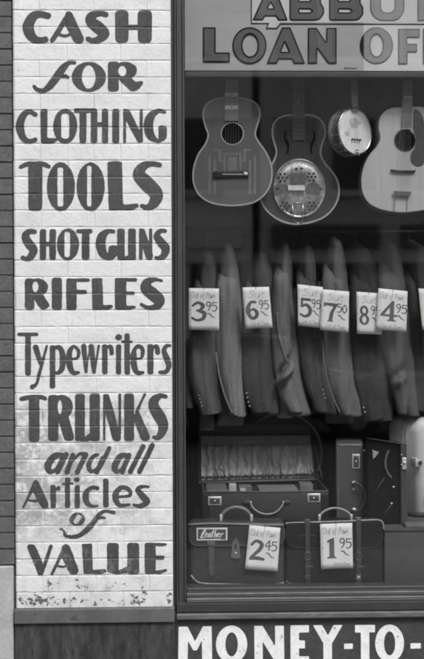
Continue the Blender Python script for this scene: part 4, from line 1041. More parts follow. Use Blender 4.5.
# ================================================================== price cards
M_card = mat('white_card', .87, .8, .03, 8, .03, 120); M_ink = mat('card_ink', .13, .8, .15, 60); M_pencil = mat('card_pencil', .36, .8, .2, 60); M_pin = mat('pin', .12, .35, metal=1)
GL = {'O': [[(.0,.5),(.1,.05),(.5,.0),(.8,.25),(.7,.8),(.3,1.0),(.02,.75),(.0,.5)]], 'u': [[(0,.45),(.05,.9),(.3,1),(.55,.8),(.6,.45)],[(.6,.45),(.62,1)]], 't': [[(.2,.1),(.18,.9),(.4,1)],[(0,.42),(.45,.38)]],
      'f': [[(.5,.05),(.28,.1),(.22,.6),(.1,1.3)],[(.0,.5),(.45,.45)]], 'P': [[(.15,0),(.1,1)],[(.12,.05),(.6,.08),(.6,.45),(.12,.55)]], 'a': [[(.5,.5),(.2,.45),(.05,.75),(.25,1),(.5,.8),(.52,.5),(.56,1)]],
      'w': [[(0,.5),(.12,1),(.3,.6),(.45,1),(.62,.5)]], 'n': [[(0,.5),(.02,1)],[(.02,.65),(.25,.45),(.45,.6),(.48,1)]], 'o': [[(.25,.45),(.02,.7),(.22,1),(.48,.75),(.25,.45)]],
      'S': [[(.75,.08),(.35,.0),(.1,.2),(.5,.5),(.55,.8),(.2,1.0),(-.1,.9)]], 'i': [[(.1,.48),(.1,1)],[(.1,.2),(.11,.24)]]}
def script(txt, x, y, h, w_, sl=.15):
    out = []
    for ch in txt:
        if ch == ' ': x += .45*w_; continue
        for st_ in GL[ch]:
            out.append(s_stroke([(x+(p[0]-sl*(p[1]-1))*w_, y+p[1]*h, .016*h+.42) for p in st_]))
        x += {'O':1.0,'S':.9,'w':.8,'P':.8,'i':.3}.get(ch, .66)*w_
    return out
def SS(*p): return s_stroke(list(p))
DG = {  # big digits in a 100 x 140 card, origin at digit's top-left, size 34 x 52
 '3': lambda x, y: [SS((x+2,y+10,3.4),(x+14,y+2,3.6),(x+27,y+10,5),(x+20,y+22,3.4),(x+12,y+24,2.6)), SS((x+14,y+24,3),(x+30,y+31,5.5),(x+27,y+46,4.6),(x+12,y+51,3.4),(x,y+45,3.2))],
 '6': lambda x, y: [SS((x+25,y+4,3.2),(x+13,y+4,4),(x+4,y+18,5.8),(x+3,y+34,6.2),(x+12,y+49,4.4),(x+24,y+45,4.8),(x+27,y+33,5.2),(x+18,y+24,3.2),(x+8,y+28,2.6))],
 '5': lambda x, y: [SS((x+4,y+2,3.6),(x+30,y+2,3.6)), SS((x+5,y+2,3.6),(x+4,y+22,3.4)), SS((x+4,y+22,3),(x+18,y+17,4),(x+30,y+28,5.8),(x+27,y+43,5.2),(x+13,y+50,3.6),(x,y+45,3.2))],
 '7': lambda x, y: [s_poly([(x-2,y-2),(x+36,y-1),(x+34,y+8),(x+26,y+26),(x+23,y+48),(x+28,y+52),(x+8,y+52),(x+13,y+48),(x+16,y+26),(x+25,y+8),(x+6,y+7),(x-1,y+12)],2)],
 '8': lambda x, y: [s_ell(x+14, y+13, 13, 14), s_ell(x+14, y+38, 15, 15)],
 '4': lambda x, y: [s_poly([(x+24,y-8),(x+30,y-8),(x+30,y+31),(x+38,y+31),(x+38,y+37),(x+30,y+37),(x+30,y+44),(x+38,y+50),(x+12,y+50),(x+19,y+44),(x+19,y+37),(x-4,y+37),(x-4,y+32)],1.5)],
 '2': lambda x, y: [SS((x+2,y+12,3.4),(x+12,y+2,3.6),(x+25,y+8,4.8),(x+23,y+22,4.8),(x+10,y+38,3.8),(x+2,y+48,3.2)), SS((x+2,y+49,3.6),(x+16,y+47,4.6),(x+32,y+49,3.6))],
 '1': lambda x, y: [s_poly([(x+8,y+2),(x+22,y-4),(x+22,y+44),(x+29,y+50),(x+2,y+50),(x+10,y+44),(x+10,y+8),(x+3,y+9)],1.5)]}
DGs = {'8': lambda x, y: [s_ell(x+14, y+13, 5.5, 7.5), s_ell(x+14, y+38, 6.6, 9.5)], '4': lambda x, y: [s_poly([(x+19,y+10),(x+19,y+31),(x+6,y+31)],1)]}
def small(d, x, y):
    r = small_(d, 0, 0); return [('S', [(x+p[0]*1.18, y+p[1]*1.22, p[2]*1.15) for p in s_[1]]) for s_ in r]
def small_(d, x, y):
    return {'9': [SS((x+12,y+9,1.3),(x+6,y+13,1.5),(x+1,y+8,1.7),(x+5,y+1,1.5),(x+12,y+5,1.9),(x+11,y+16,1.7),(x+5,y+25,1.5))],
            '5': [SS((x+2,y+1,1.5),(x+14,y+1,1.5)), SS((x+2,y+1,1.5),(x+2,y+10,1.5)), SS((x+2,y+10,1.5),(x+10,y+9,1.7),(x+14,y+16,1.9),(x+9,y+24,1.6),(x+1,y+23,1.5))],
            '0': [SS((x+8,y+1,1.5),(x+1,y+12,1.8),(x+7,y+24,1.5),(x+14,y+12,1.8),(x+8,y+1,1.5))],
            '4': [SS((x+10,y+0,1.5),(x+0,y+15,1.5),(x+15,y+14,1.5)), SS((x+10,y+0,1.7),(x+10,y+25,1.8))]}[d]
def grow(lst, x, y, fx=1.32, fy=1.2):
    r = []
    for k, p in lst:
        if k == 'E': r.append((k, (x+(p[0]-x)*fx, y+(p[1]-y)*fy, p[2]*fx, p[3]*fy)))
        else: r.append((k, [(x+(q[0]-x)*fx, y+(q[1]-y)*fy)+((q[2]*1.3,) if k == 'S' else ()) for q in p]))
    return r
def price_card(label, corners, Y, big, cents, head, foot, dx=0, tilt=0.0, pin=True, group='hand lettered price cards', base=(11, 46)):
    c = [at(*p, Y) for p in corners]      # TL TR BR BL
    c = [v+Vector((0, tilt*(i in (2, 3)), 0)) for i, v in enumerate(c)]
    cn = sum(c, Vector())/4
    root = thing('price_card', label, 'price tag', (cn.x, cn.y, min(v.z for v in c)), group)
    n = (c[1]-c[0]).cross(c[3]-c[0]).normalized()
    if n.y > 0: n = -n
    N_ = 8; th = .0006; bow = .0035*(.5+random.random())*random.choice((-1, 1))
    def pos(u, v, h=0.0):
        p = c[0]*(1-u)*(1-v)+c[1]*u*(1-v)+c[2]*u*v+c[3]*(1-u)*v
        return p+n*(h+bow*4*u*(1-u)*.5+bow*v*(1-v)*1.5+.002*u*v*bow/.0035)
    vs = []; fs = []
    for s_, h in ((0, 0.), (1, -th)):
        for j in range(N_+1):
            for i in range(N_+1): vs.append(pos(i/N_, j/N_, h))
    W1 = N_+1; o = W1*W1
    for j in range(N_):
        for i in range(N_):
            a = j*W1+i; fs.append((a, a+W1, a+W1+1, a+1)); fs.append((o+a, o+a+1, o+a+W1+1, o+a+W1))
    for i in range(N_):
        fs += [(i, i+1, o+i+1, o+i), (N_*W1+i, o+N_*W1+i, o+N_*W1+i+1, N_*W1+i+1), (i*W1, o+i*W1, o+(i+1)*W1, (i+1)*W1), (i*W1+N_, (i+1)*W1+N_, o+(i+1)*W1+N_, o+i*W1+N_)]
    OBJ('card', vs, fs, M_card, root, True)
    pl = lambda a, b: np.array([pos(min(max(x/100, 0), 1), min(max(y/140, 0), 1), .0004) for x, y in zip(a, b)])
    bx, by = base
    ink = []; sub = DGs.get(big, lambda x, y: [])(bx, by)
    ink += grow(DG[big](bx, by), bx, by); sub = grow(sub, bx, by)
    for k, ch in enumerate(cents): ink += small(ch, bx+46+k*19, by-2+k*2)
    ink += [SS((bx+50,by+38,1.4),(bx+58,by+40,2.2),(bx+66,by+49,1.8),(bx+76,by+52,1.1))]
    decal('price', ink, sub, M_ink, root, res=1.3, place=pl)
    pen = script(head[0], head[1], head[2], head[3], head[4])
    if foot: pen += script(*foot)
    pen += [SS((bx-12,by+27,.8),(bx-3,by+27,1.0))]
    decal('pencil_note', pen, None, M_pencil, root, res=1.1, place=pl)
    if pin:
        p = pos(.5, .03, .001); MB().tube([p+Vector((0, -.002, -.004)), p+Vector((0, -.001, .016))], .0009, 6).obj('pin', M_pin, root)
    return root
def U(x0, y0, s, *p): return [(x0+a/s, y0+b/s) for a, b in p]
hO = ('Out of Pawn', 9, 12, 21, 10.6); hS = ('Suit', 22, 12, 24, 24); fO = ('Out of Pawn', 18, 115, 14, 9.4)
price_card('white price card $3.95 on the leftmost jacket', U(184,280,4.711,(23,38),(165,40),(166,237),(23,235)), .315, '3', '95', hO, None)
price_card('white price card $6.95 hung slightly askew on third jacket', U(184,280,4.711,(275,35),(400,32),(418,225),(290,230)), .318, '6', '95', hS, fO, tilt=.006)
price_card('white suit card $5.95, left one of the middle overlapping pair', U(290,280,7.067,(53,30),(232,50),(224,340),(57,322)), .325, '5', '95', hS, fO)
price_card('white suit card $7.50, front one of the middle overlapping pair', U(290,280,7.067,(228,65),(418,82),(414,372),(212,352)), .312, '7', '50', hS, fO)
price_card('white suit card $8.95, mostly uncovered rear card of the right pair', U(350,280,5.73,(37,67),(178,77),(182,312),(40,308)), .330, '8', '95', hS, None)
price_card('white Out of Pawn card $4.95, front card of the right pair', U(350,280,5.73,(163,47),(330,65),(322,298),(147,283)), .312, '4', '95', hO, ('Out of Pawn', 14, 118, 12, 9.6), base=(17, 48))
price_card('white price card cut off at the right edge of window', U(350,280,5.73,(392,48),(540,58),(552,296),(415,285)), .325, '1', '95', hS, None)
price_card('white price card $2.45 leaning on the satchel', [(249.4,525),(280.4,527.9),(277.5,571.3),(244.8,568.9)], .128, '2', '45', hO, None, tilt=-.004)
price_card('white price card $1.95 on the strapped travel bag', [(320,524),(352.2,522.8),(353,568),(321,569)], .128, '1', '95', hO, ('Out of Pawn', 40, 120, 10, 6.8), tilt=-.003, base=(14, 48))
# ================================================================== luggage
M_lea1 = mat('satchel_leather', .048, .5, .22, 14, .25, 130, var2=.12, scale2=60, coat=.1)
M_lea1e = mat('satchel_edge_worn', .22, .45, .2, 30, .2, 130)
M_lea2 = mat('dark_bag_leather', .018, .5, .25, 14, .25, 130, var2=.1, spec=.3)
M_lea3 = mat('suitcase_leather', .052, .5, .15, 12, .2, 130, var2=.08)
M_lea4 = mat('upright_case_fibre', .085, .5, .12, 9, .15, 160)
M_black = mat('black_lacquer_case', .008, .65, .2, 10, .05, 60, spec=.1)
M_felt = mat('grey_canvas_box', .085, .85, .12, 10, .4, 200, var2=.05)
M_hard = mat('pale_hard_case', .74, .5, .10, 6, .1, 90, var2=.04)
M_lining = mat('pleated_lining', .46, .38, .12, 14, .2, 180)
M_liningd = mat('lid_border', .11, .7, .1, 14, .2, 100)
M_strap = mat('strap_leather', .16, .5, .15, 30, .2, 130); M_strapd = mat('strap_dark', .055, .5, .15, 30, .2, 130)
for m_ in (M_lea1, M_lea2, M_lea3): speckle(m_, .17, .655, 45, (.5, 1, 1.3), .05, .8); speckle(m_, .10, .60, 12, (1, 1, 1), .10, .45)
speckle(M_lea4, .20, .665, 55, (1, 1, .7)); speckle(M_felt, .18, .66, 70); speckle(M_hard, .30, .62, 30, (1, 1, .6), .1, .5)
M_latch = mat('latch_metal', .9, .42, .15, 60, .1, 60, metal=.6); M_edge = mat('worn_piping', .36, .5, .3, 40)
M_paper = mat('folded_paper', .45, .8, .1, 30); M_mid = mat('grey_stuff', .13, .8, .1, 30)

def rb(px0, py0, px1, py1, Y, d, bev, seg=3):
    a, b = at(px0, py0, Y), at(px1, py1, Y); z0, z1 = sorted((Z_(py0, Y, (px0+px1)/2), Z_(py1, Y, (px0+px1)/2)))
    return MB().box(a.x, b.x, Y, Y+d, z0, z1, bev, seg)
def arc_tube(pts, Y, r, name, m, root, yb=0.0, flat=1.0, k=6, n=10):
    q = catmull(pts, k); N = len(q)
    return MB().tube([at(p[0], p[1], Y-yb*math.sin(math.pi*i/(N-1))) for i, p in enumerate(q)], r, n, flat=flat).obj(name, m, root, smooth=True)
def latch(root, px0, py0, px1, py1, Y, m=None, name='latch'):
    lt = rb(px0, py0, px1, py1, Y-.005, .006, .0045, 3).obj(name, m or M_latch, root, deg=40)
    cx, cy = (px0+px1)/2, (py0+py1)/2
    rb(px0+1.6, py0+1.6, px1-1.6, py1-1.6, Y-.0075, .003, .0015, 2).obj('hasp', M_metal_d, lt, deg=40)
    MB().ball(at(cx, cy, Y-.009), .0045, 6, (1, .6, 1)).obj('catch', M_latch, lt, smooth=True)
    return lt
def stitches(root, pts, Y, m, step=2.2):
    q = catmull(pts, 12) if len(pts) > 2 else [np.array(pts[0])*(1-t)+np.array(pts[1])*t for t in np.linspace(0, 1, 60)]
    mb = MB(); acc = 0
    for a, b in zip(q[:-1], q[1:]):
        acc += np.linalg.norm(b-a)
        if acc > step:
            acc = 0; d = (b-a)/max(np.linalg.norm(b-a), 1e-6)*.5
            mb.tube([at(*(a-d), Y), at(*(a+d), Y)], .0006, 5)
    return mb.obj('stitching', m, root)

# ---- riser the open suitcase stands on
YO = .31
zr = Z_(521, YO, 260)
t = thing('display_riser', 'dark cloth covered riser hidden below the open suitcase', 'riser', (at(262, 540, YO).x, YO+.2, zfl))
a, b = at(196, 540, YO), at(331, 540, YO)
MB().box(a.x, b.x, YO-.02, YO+.42, zfl+.0005, zr-.001, .006).obj('riser_box', M_cloth, t)

# ---- open suitcase with pleated lining
root = thing('suitcase', 'open suitcase with pleated pale lining in its raised lid', 'suitcase', (at(265, 521, YO).x, YO+.18, zr))
x0, x1 = at(202.5, 500, YO).x, at(328.5, 500, YO).x; z1 = Z_(491.5, YO, 260); d = .34
wall_t = .008
tray = MB().box(x0, x1, YO, YO+wall_t, zr, z1, .003).box(x0, x1, YO+d-wall_t, YO+d, zr, z1+.03, .003)
tray.box(x0, x0+wall_t, YO+wall_t+.0003, YO+d-wall_t-.0003, zr+.0003, z1+.004, .002).box(x1-wall_t, x1, YO+wall_t+.0003, YO+d-wall_t-.0003, zr+.0003, z1+.004, .002)
tray.box(x0+wall_t, x1-wall_t, YO+wall_t, YO+d-wall_t, zr+.0005, zr+.006)
tray.obj('tray', M_lea3, root, deg=40)
MB().tube([(x0+.002, YO-.001, z1), (x1-.002, YO-.001, z1)], .0028, 8).obj('rim_piping', M_strap, root, smooth=True)
for a0, a1, yy_ in ((203, 210, 0), (321, 328, 0)):
    rb(a0, 494, a1+.3, 521, YO-.002, .004, .0015).obj('corner_patch', M_lea2, root, deg=40)
latch(root, 208, 496.5, 221.5, 505.5, YO); latch(root, 307.5, 493.5, 320.5, 502.5, YO)
h = arc_tube([(250,502),(253,508),(260,512.8),(268,514.2),(276,512),(281.5,506.5),(283.5,502)], YO-.014, .0042, 'handle', M_edge, root)
for cx in (247, 286):
    MB().ball(at(cx, 502.3, YO-.004), .017, 8, (1.35, .35, .62)).obj('handle_mount', M_strapd, root, smooth=True)
    MB().ball(at(cx+(4 if cx < 260 else -3), 502.3, YO-.013), .006, 6, (.6, .8, 1)).obj('handle_ring', M_latch, root, smooth=True)
# lid, leaning back; lining plane described by pixel corners at their own depths
YH = YO+d-.01
def lidp(u, v, push=0.0):       # u 0..1 left-right, v 0 hinge .. 1 top
    pb = at(199+u*117.5, 484.0-u*3.5, YH); pt = at(198.5+u*113, 424.5, YH+.10)
    p = pb*(1-v)+pt*v; return p+Vector((0, -push, push*.25))
NU, NV = 260, 90; vs = []; rngp = np.random.RandomState(5)
ph = np.cumsum(rngp.rand(NU+1)*.75+.05)
U_, V_ = np.meshgrid(np.linspace(0, 1, NU+1), np.linspace(0, 1, NV+1))
wv = (fbm(U_*100, V_*30, 12, 3)-.5)*.10
phs = np.interp(np.clip(U_+wv*.95, 0, 1), np.linspace(0, 1, NU+1), ph)
sharp = lambda q: 1-2*np.abs(np.sin(q))**.55
pl1 = sharp(phs*.42); pl2 = np.sin(phs*1.9+5*fbm(U_*60, V_*14, 6, 2))
gather = np.exp(-((V_-.03)/.17)**2)+.5*np.exp(-((V_-.78)/.10)**2)
fadev = .35+.9*fbm(U_*100, V_*40, 10, 2)
amp = .017*pl1*fadev+.007*pl2*gather+.026*(fbm(U_*100, V_*24, 6, 3)-.5)
env = np.clip((V_-.03)/.05, 0, 1)*np.clip((.80-V_)/.05, 0, 1)
vtx = [tuple(lidp(.02+U_[j, i]*.955, .06+V_[j, i]*.74, .022*env[j, i]+amp[j, i]*(.15+.85*env[j, i])+.006)) for j in range(NV+1) for i in range(NU+1)]
fcs = [(j*(NU+1)+i, j*(NU+1)+i+1, (j+1)*(NU+1)+i+1, (j+1)*(NU+1)+i) for j in range(NV) for i in range(NU)]
lid = MB()
Pq = [lidp(0, 0), lidp(1, 0), lidp(1, .84), lidp(.985, .925), lidp(.95, .98), lidp(.90, 1.0), lidp(.10, 1.0), lidp(.05, .98), lidp(.015, .925), lidp(0, .84)]
nb = [p+Vector((0, .05, -.01)) for p in Pq]
lid.add(Pq+nb, [tuple(range(10)), tuple(range(19, 9, -1))]+[(i, (i+1) % 10, (i+1) % 10+10, i+10) for i in range(10)])
lo_ = lid.obj('lid', M_liningd, root)
OBJ('pleated_lining', vtx, fcs, M_lining, lo_, True)
MB().tube([lidp(0, .015, .012), lidp(1, .015, .012)], .0058, 8).obj('lining_band', M_strap, lo_, smooth=True)
MB().tube([lidp(0, .0, .004), lidp(0, .84, .004), lidp(.015, .925, .004), lidp(.05, .98, .004), lidp(.10, 1, .004), lidp(.5, 1, .004), lidp(.90, 1, .004), lidp(.95, .98, .004), lidp(.985, .925, .004), lidp(1, .84, .004), lidp(1, 0, .004)], .0042, 8).obj('lid_piping', M_strapd, lo_, smooth=True)
MB().tube([lidp(1.004, .62, .03), lidp(1.025, .0, .10)], .0016, 6).obj('lid_stay', M_strap, root)
# things packed in the open suitcase
def item(name, label, cat, px0, py0, px1, py1, Y, dd, m, bev=.003, grp='odds and ends packed in the open suitcase'):
    cxx = at((px0+px1)/2, py1, Y); zb = zr+.0065
    zt = Z_(py0, Y, (px0+px1)/2)
    o = MB().box(at(px0, py0, Y).x, at(px1, py0, Y).x, Y, Y+dd, zb, zt, bev, 3).obj(name, m, None, deg=40); tag(o, label, cat, grp); return o
item('folded_cloth', 'low dark grey folded cloth at left end inside the open suitcase', 'cloth', 206, 489.6, 228, 492, YO+.02, .20, M_mid, .01)
item('paper_bundle', 'pale folded packet standing in the open suitcase left of centre', 'packet', 229, 484.5, 236.5, 492, YO+.06, .05, M_paper)
item('paper_bundle', 'wider crumpled pale packet beside the narrow packet in suitcase', 'packet', 238.5, 486, 252, 492, YO+.04, .07, M_mid, .008)
item('small_box', 'small bright box on the packed things at suitcase centre', 'box', 240, 488.5, 245.5, 492, YO+.015, .02, M_paper, .002)
item('flat_box', 'long flat grey box lying in right half of the open suitcase', 'box', 259, 489.2, 298, 492, YO+.03, .14, mat('flat_box_paper', .18, .8), .003)
item('small_box', 'little pale box at the right end inside the open suitcase', 'box', 300, 483.8, 313, 492, YO+.06, .08, M_strap, .004)

# ---- round hat box behind the lid
YHB = YO+.52
cb = at(282.5, 452.5, YHB); rr_ = 40.5*K(YHB)
root = thing('hat_box', 'round hat box with thin bright rim standing behind the open lid', 'hat box', (cb.x, YHB+.08, cb.z-rr_))
mh = mat('hat_box_leather', .18, .55, .12, 12, .2, 100)
def ringc(r, y): return [(cb.x+r*math.cos(a), y, cb.z+r*math.sin(a)) for a in np.linspace(0, 2*math.pi, 80, endpoint=False)]
MB().loft([ringc(rr_*.955, YHB), ringc(rr_*.985, YHB+.003), ringc(rr_, YHB+.012), ringc(rr_, YHB+.17)]).obj('drum', mh, root, deg=40)
MB().tube([Vector(p) for p in ringc(rr_*.975, YHB-.001)]+[Vector(ringc(rr_*.975, YHB-.001)[0])], .0058, 8, cap=False).obj('rim', mat('hat_box_rim', .85, .4), root, smooth=True)
rb(275.5, 413.4, 298, 419.8, YHB-.006, .008, .003).obj('dark_tab', M_ebony, root, deg=40)
MB().ball(at(295, 413.6, YHB-.010), .008, 6, (1.2, .6, .7)).obj('stud', M_latch, root, smooth=True)
rz2 = cb.z-rr_
MB().box(cb.x-.14, cb.x+.14, YHB-.02, YHB+.19, zfl+.0005, rz2+.004, .004).obj('hat_box_block', M_cloth, None)
tag(bpy.data.objects['hat_box_block'], 'dark block hidden behind open suitcase, carrying the hat box', 'block')

# ---- leather satchel at the left front
YS1 = .150; zb_ = zfl+.0008
root = thing('satchel', 'worn leather satchel with flap, strap and lettered label, front left', 'satchel', (at(236, 586, YS1).x, YS1+.06, zb_))
def pillow(px0, py0, px1, Y, dd, m, root, name='body', top_r=.02, sag=.0, zb=None, bulge=.006):
    """soft bag: rounded box with a slightly bulging face and uneven edges"""
    xa, xb_ = at(px0, py0, Y).x, at(px1, py0, Y).x; zt = Z_(py0, Y, (px0+px1)/2); zb = zb_ if zb is None else zb
    bm = bmesh.new(); bmesh.ops.create_cube(bm, size=1)
    for v in bm.verts: v.co = Vector(((xa+xb_)/2+v.co.x*(xb_-xa), Y+dd/2+v.co.y*dd, (zt+zb)/2+v.co.z*(zt-zb)))
    bmesh.ops.bevel(bm, geom=bm.edges[:], offset=top_r, segments=4, affect='EDGES', profile=.5)
    bmesh.ops.subdivide_edges(bm, edges=[e for e in bm.edges if e.calc_length() > .05], cuts=18, use_grid_fill=True)
    for v in bm.verts:
        u = (v.co.x-xa)/(xb_-xa); q_ = (v.co.z-zb)/(zt-zb)
        if v.co.y < Y+dd*.5:
            v.co.y -= bulge*math.sin(math.pi*min(max(u, 0), 1))*math.sin(math.pi*min(max(q_, 0), 1))
            v.co.y += .003*mnoise.noise(v.co*14)
        if q_ > .5: v.co.z += .004*mnoise.noise(Vector((v.co.x*7, 3.1, 0)))*1.2 - sag*math.sin(math.pi*u)
    bm.verts.index_update()
    mb = MB().add([v.co.copy() for v in bm.verts], [[v.index for v in f.verts] for f in bm.faces]); bm.free()
    return mb.obj(name, m, root, smooth=True)
pillow(189.0, 522.0, 284.5, YS1, .11, M_lea1, root, top_r=.022, bulge=.004)
# flap: real sheet lying over front and top
YF = YS1-.008
flap = [s_poly([(188.6,526),(284.8,526.5),(285.4,538),(282,544),(275,546),(240,546.2),(200,546),(191.5,544.5),(188.6,538)],4)]
decal('flap', flap, None, M_lea1, root, Y=YF, res=.6)
wp, _ = ppoly([(188.6,526),(188.6,538),(191.5,544.5),(200,546),(240,546.2),(275,546),(282,544),(285.4,538),(284.8,526.5)], YF, k=1)
MB().wall(wp, YF+.0002, YF+.004).obj('flap_edge', M_lea2, root)
arc_tube([(190,540),(193,544.3),(201,545.6),(240,545.8),(274,545.6),(281,543.4),(284.4,538),(284.4,530)], YF-.0006, .0014, 'flap_piping', M_strap, root, k=5)
arc_tube([(188.4,524.6),(210,523.6),(240,524.2),(268,525.0),(284,525.2)], YS1-.001, .0052, 'top_roll', M_lea1e, root, flat=.8)
# handle
arc_tube([(221.2,519.5),(222.2,514.5),(227,509.8),(235,507.2),(243,508.6),(249,512.8),(251.4,518.5)], YS1+.03, .0078, 'handle', M_lea1e, root)
for cx in (221, 251.6): rb(cx-1.4, 514.5, cx+1.4, 521.5, YS1+.022, .012, .003).obj('handle_ring', M_latch, root, deg=40)
# label with lettering
rb(196.6, 527.8, 227.4, 540.4, YF-.0024, .002, .0008).obj('label_plate', M_card, root)
lab = [s_poly([(198.0,529.0),(226.0,529.4),(225.8,539.4),(197.8,539.0)],.6)]
def lw(dx, *p): return SS(*[(200.6+dx+q[0]*3.3+(1-q[1])*1.2, 530.6+q[1]*6.4, q[2]*.62) for q in p])
script_l = [lw(0, (.2,1.15,.8),(.35,.5,1.1),(.9,-.15,1.0),(1.15,.0,.7),(.7,.5,.8),(.1,.95,1.2),(.6,1.0,.8),(1.2,1.05,.8)),
            lw(4.4, (.0,.8,.7),(.55,.5,.9),(.2,.4,.8),(.0,.8,1.),(.5,1.,.8)), lw(7.2, (.75,.45,.7),(.15,.5,.9),(.1,1.,.9),(.7,.6,.7),(.7,1.,.8)),
            lw(10.4, (.35,-.1,.9),(.15,1.,1.)), lw(10.4, (-.15,.3,.6),(.8,.25,.7)), lw(13.0, (.25,-.1,.9),(.1,1.,.9)), lw(13.0, (.1,.75,.7),(.6,.45,.8),(.7,1.,.9)),
            lw(16.4, (.0,.8,.7),(.55,.5,.9),(.2,.4,.8),(.0,.8,1.),(.5,1.,.8)), lw(19.4, (.15,.45,.8),(.1,1.,.9)), lw(19.4, (.1,.7,.7),(.8,.4,.8)), lw(0, (.3,1.32,.5),(3.,1.36,.6),(6.2,1.28,.5))]
decal('label_ground', lab, script_l, mat('label_dark', .10, .6, .15, 80), root, Y=YF-.0030, res=.2)
# strap and buckle
rb(207.2, 541.4, 215.0, 545.6, YF-.0042, .004, .0012).obj('buckle', M_strap, root, deg=40)
q_ = at_np([208.5,214.0,213.9,213.6,212.4,211.2,210.1,209.1,208.8],[545.4,545.4,566,572.5,575.2,576.2,575.2,572.5,566], YS1-.006)
MB().prism([(p[0], p[2]) for p in q_], YS1-.0095, YS1-.0055).obj('strap', mat('satchel_strap', .10, .5, .2, 30, .2, 130), root)
for k in range(3): MB().ball(at(211.2, 556+k*6, YS1-.0098), .0012, 5).obj('strap_hole', M_ebony, root)
# lock plate
q_ = at_np([230.4,231.4,232.6,234.4,235.8,237.4,239.2,240.2,240.9,240.0,231.2],[557.4,551,546,544.2,538.2,544.2,546,551,557.4,558.2,558.2], YF-.001)
q_ = at_np(*zip(*round_poly([(230.4,557.6),(231.8,549),(232.0,543.5),(234.2,539.2),(235.6,538.0),(237.2,539.2),(239.4,543.5),(239.4,549),(240.8,557.6),(235.6,558.6)], 1.5)), YF-.001)
lk = MB().prism([(p[0], p[2]) for p in q_], YF-.006, YF-.0008).obj('lock_plate', M_strap, root)
MB().ball(at(235.8, 553, YF-.007), .0042, 6, (1.3, .6, .8)).obj('lock_catch', M_latch, lk, smooth=True)
MB().box(at(234.9,545,YF).x, at(236.3,545,YF).x, YF-.0068, YF-.006, Z_(548.6,YF,236), Z_(543.6,YF,236)).obj('key_slot', M_ebony, lk)
arc_tube([(191,575),(195,580),(202,583.2),(225,584.2),(255,584.4),(278,584.0),(284,582.4)], YS1-.009, .0036, 'bottom_piping', M_edge, root)
stitches(root, [(192,541),(195,543.2),(203,543.9),(240,544.0),(272,543.8),(279,542),(282,537)], YF-.0012, M_edge)

# ---- dark strapped bag right of it
YS2 = .160
root = thing('travel_bag', 'dark leather travel bag with two straps and rings, front centre', 'bag', (at(334, 586, YS2).x, YS2+.06, zb_))
pillow(285.2, 521.6, 383.2, YS2, .11, M_lea2, root, top_r=.018, bulge=.003)
arc_tube([(285.5,523.4),(300,522.6),(335,521.6),(366,520.2),(378,520.0),(382.4,522.2),(383.6,529)], YS2-.002, .0040, 'top_rim', M_edge, root)
decal('flap', [s_poly([(286,523),(383,521.5),(383,540),(379,546),(372,548),(296,548),(289,545),(286,539)],4)], None, M_lea2, root, Y=YS2-.0065, res=.6)
arc_tube([(287,540),(290,545.3),(297,547.6),(334,547.9),(371,547.6),(378,545.4),(381.6,539)], YS2-.0070, .0012, 'flap_piping', M_strapd, root)
arc_tube([(298.5,536.5),(303,535.4),(312,535.2),(320,536.6)], YS2-.0072, .0012, 'reinforcement', M_strapd, root)
for cx, ty in ((307.6, 519.6), (358.6, 517.5)):
    rb(cx-2.5, 520, cx+2.5, 586, YS2-.0105, .003, .001).obj('strap', M_strapd, root, deg=40)
    rb(cx-2.4, ty, cx+2.4, ty+3.4, YS2-.008, .02, .002).obj('strap_loop', M_strap, root, deg=40)
    m = MB(); q_ = [at(cx+3.6*math.cos(a), 556+3.9*math.sin(a), YS2-.0125) for a in np.linspace(0, 2*math.pi, 20)]; m.tube(q_, .0011, 6, cap=False); m.obj('ring', M_metal_d, root, smooth=True)
    for yy2, hh in ((567.5, 2.2), (577.5, 2.6)):
        rb(cx-2.6, yy2-hh, cx+2.4, yy2+hh, YS2-.0125, .003, .001).obj('strap_tip', M_strap if (cx > 330 and yy2 > 570) else M_strapd, root, deg=40)
    MB().ball(at(cx+2, 567, YS2-.010), .014, 7, (1.2, .2, .5)).obj('leather_patch', M_strapd, root, smooth=True)
MB().ball(at(358.6, 577.5, YS2-.013), .0045, 6, (1, .4, 1.2)).obj('bright_stud', M_latch, root, smooth=True)
arc_tube([(319.6,521.5),(320,516),(324.5,511),(334,508.0),(344,510),(350,514.5),(351.6,519.5)], YS2+.03, .0052, 'handle', M_edge, root)
for cx in (319.6, 351.6): rb(cx-1.2, 514.5, cx+1.2, 521.5, YS2+.023, .012, .003).obj('handle_ring', M_latch, root, deg=40)
arc_tube([(286,580.5),(290,583.4),(302,583.8),(334,584.2),(366,583.6),(378,582.6)], YS2-.009, .0032, 'bottom_piping', M_strap, root)

# ---- long grey canvas covered box at the right
YB1 = .170
zt_ = Z_(528.6, YB1, 400)
root = thing('storage_box', 'low long grey canvas covered box at lower right of the display', 'box', (at(415, 586, YB1).x, YB1+.14, zb_))
a, b = at(384.5, 560, YB1), at(424, 560, YB1)
MB().box(a.x, b.x+.38, YB1, YB1+.50, zb_, zt_-.012, .004).obj('box_body', M_felt, root, deg=40)
MB().box(a.x-.003, b.x+.385, YB1-.005, YB1+.505, zt_-.0117, zt_, .003).obj('box_lid', M_felt, root, deg=40)

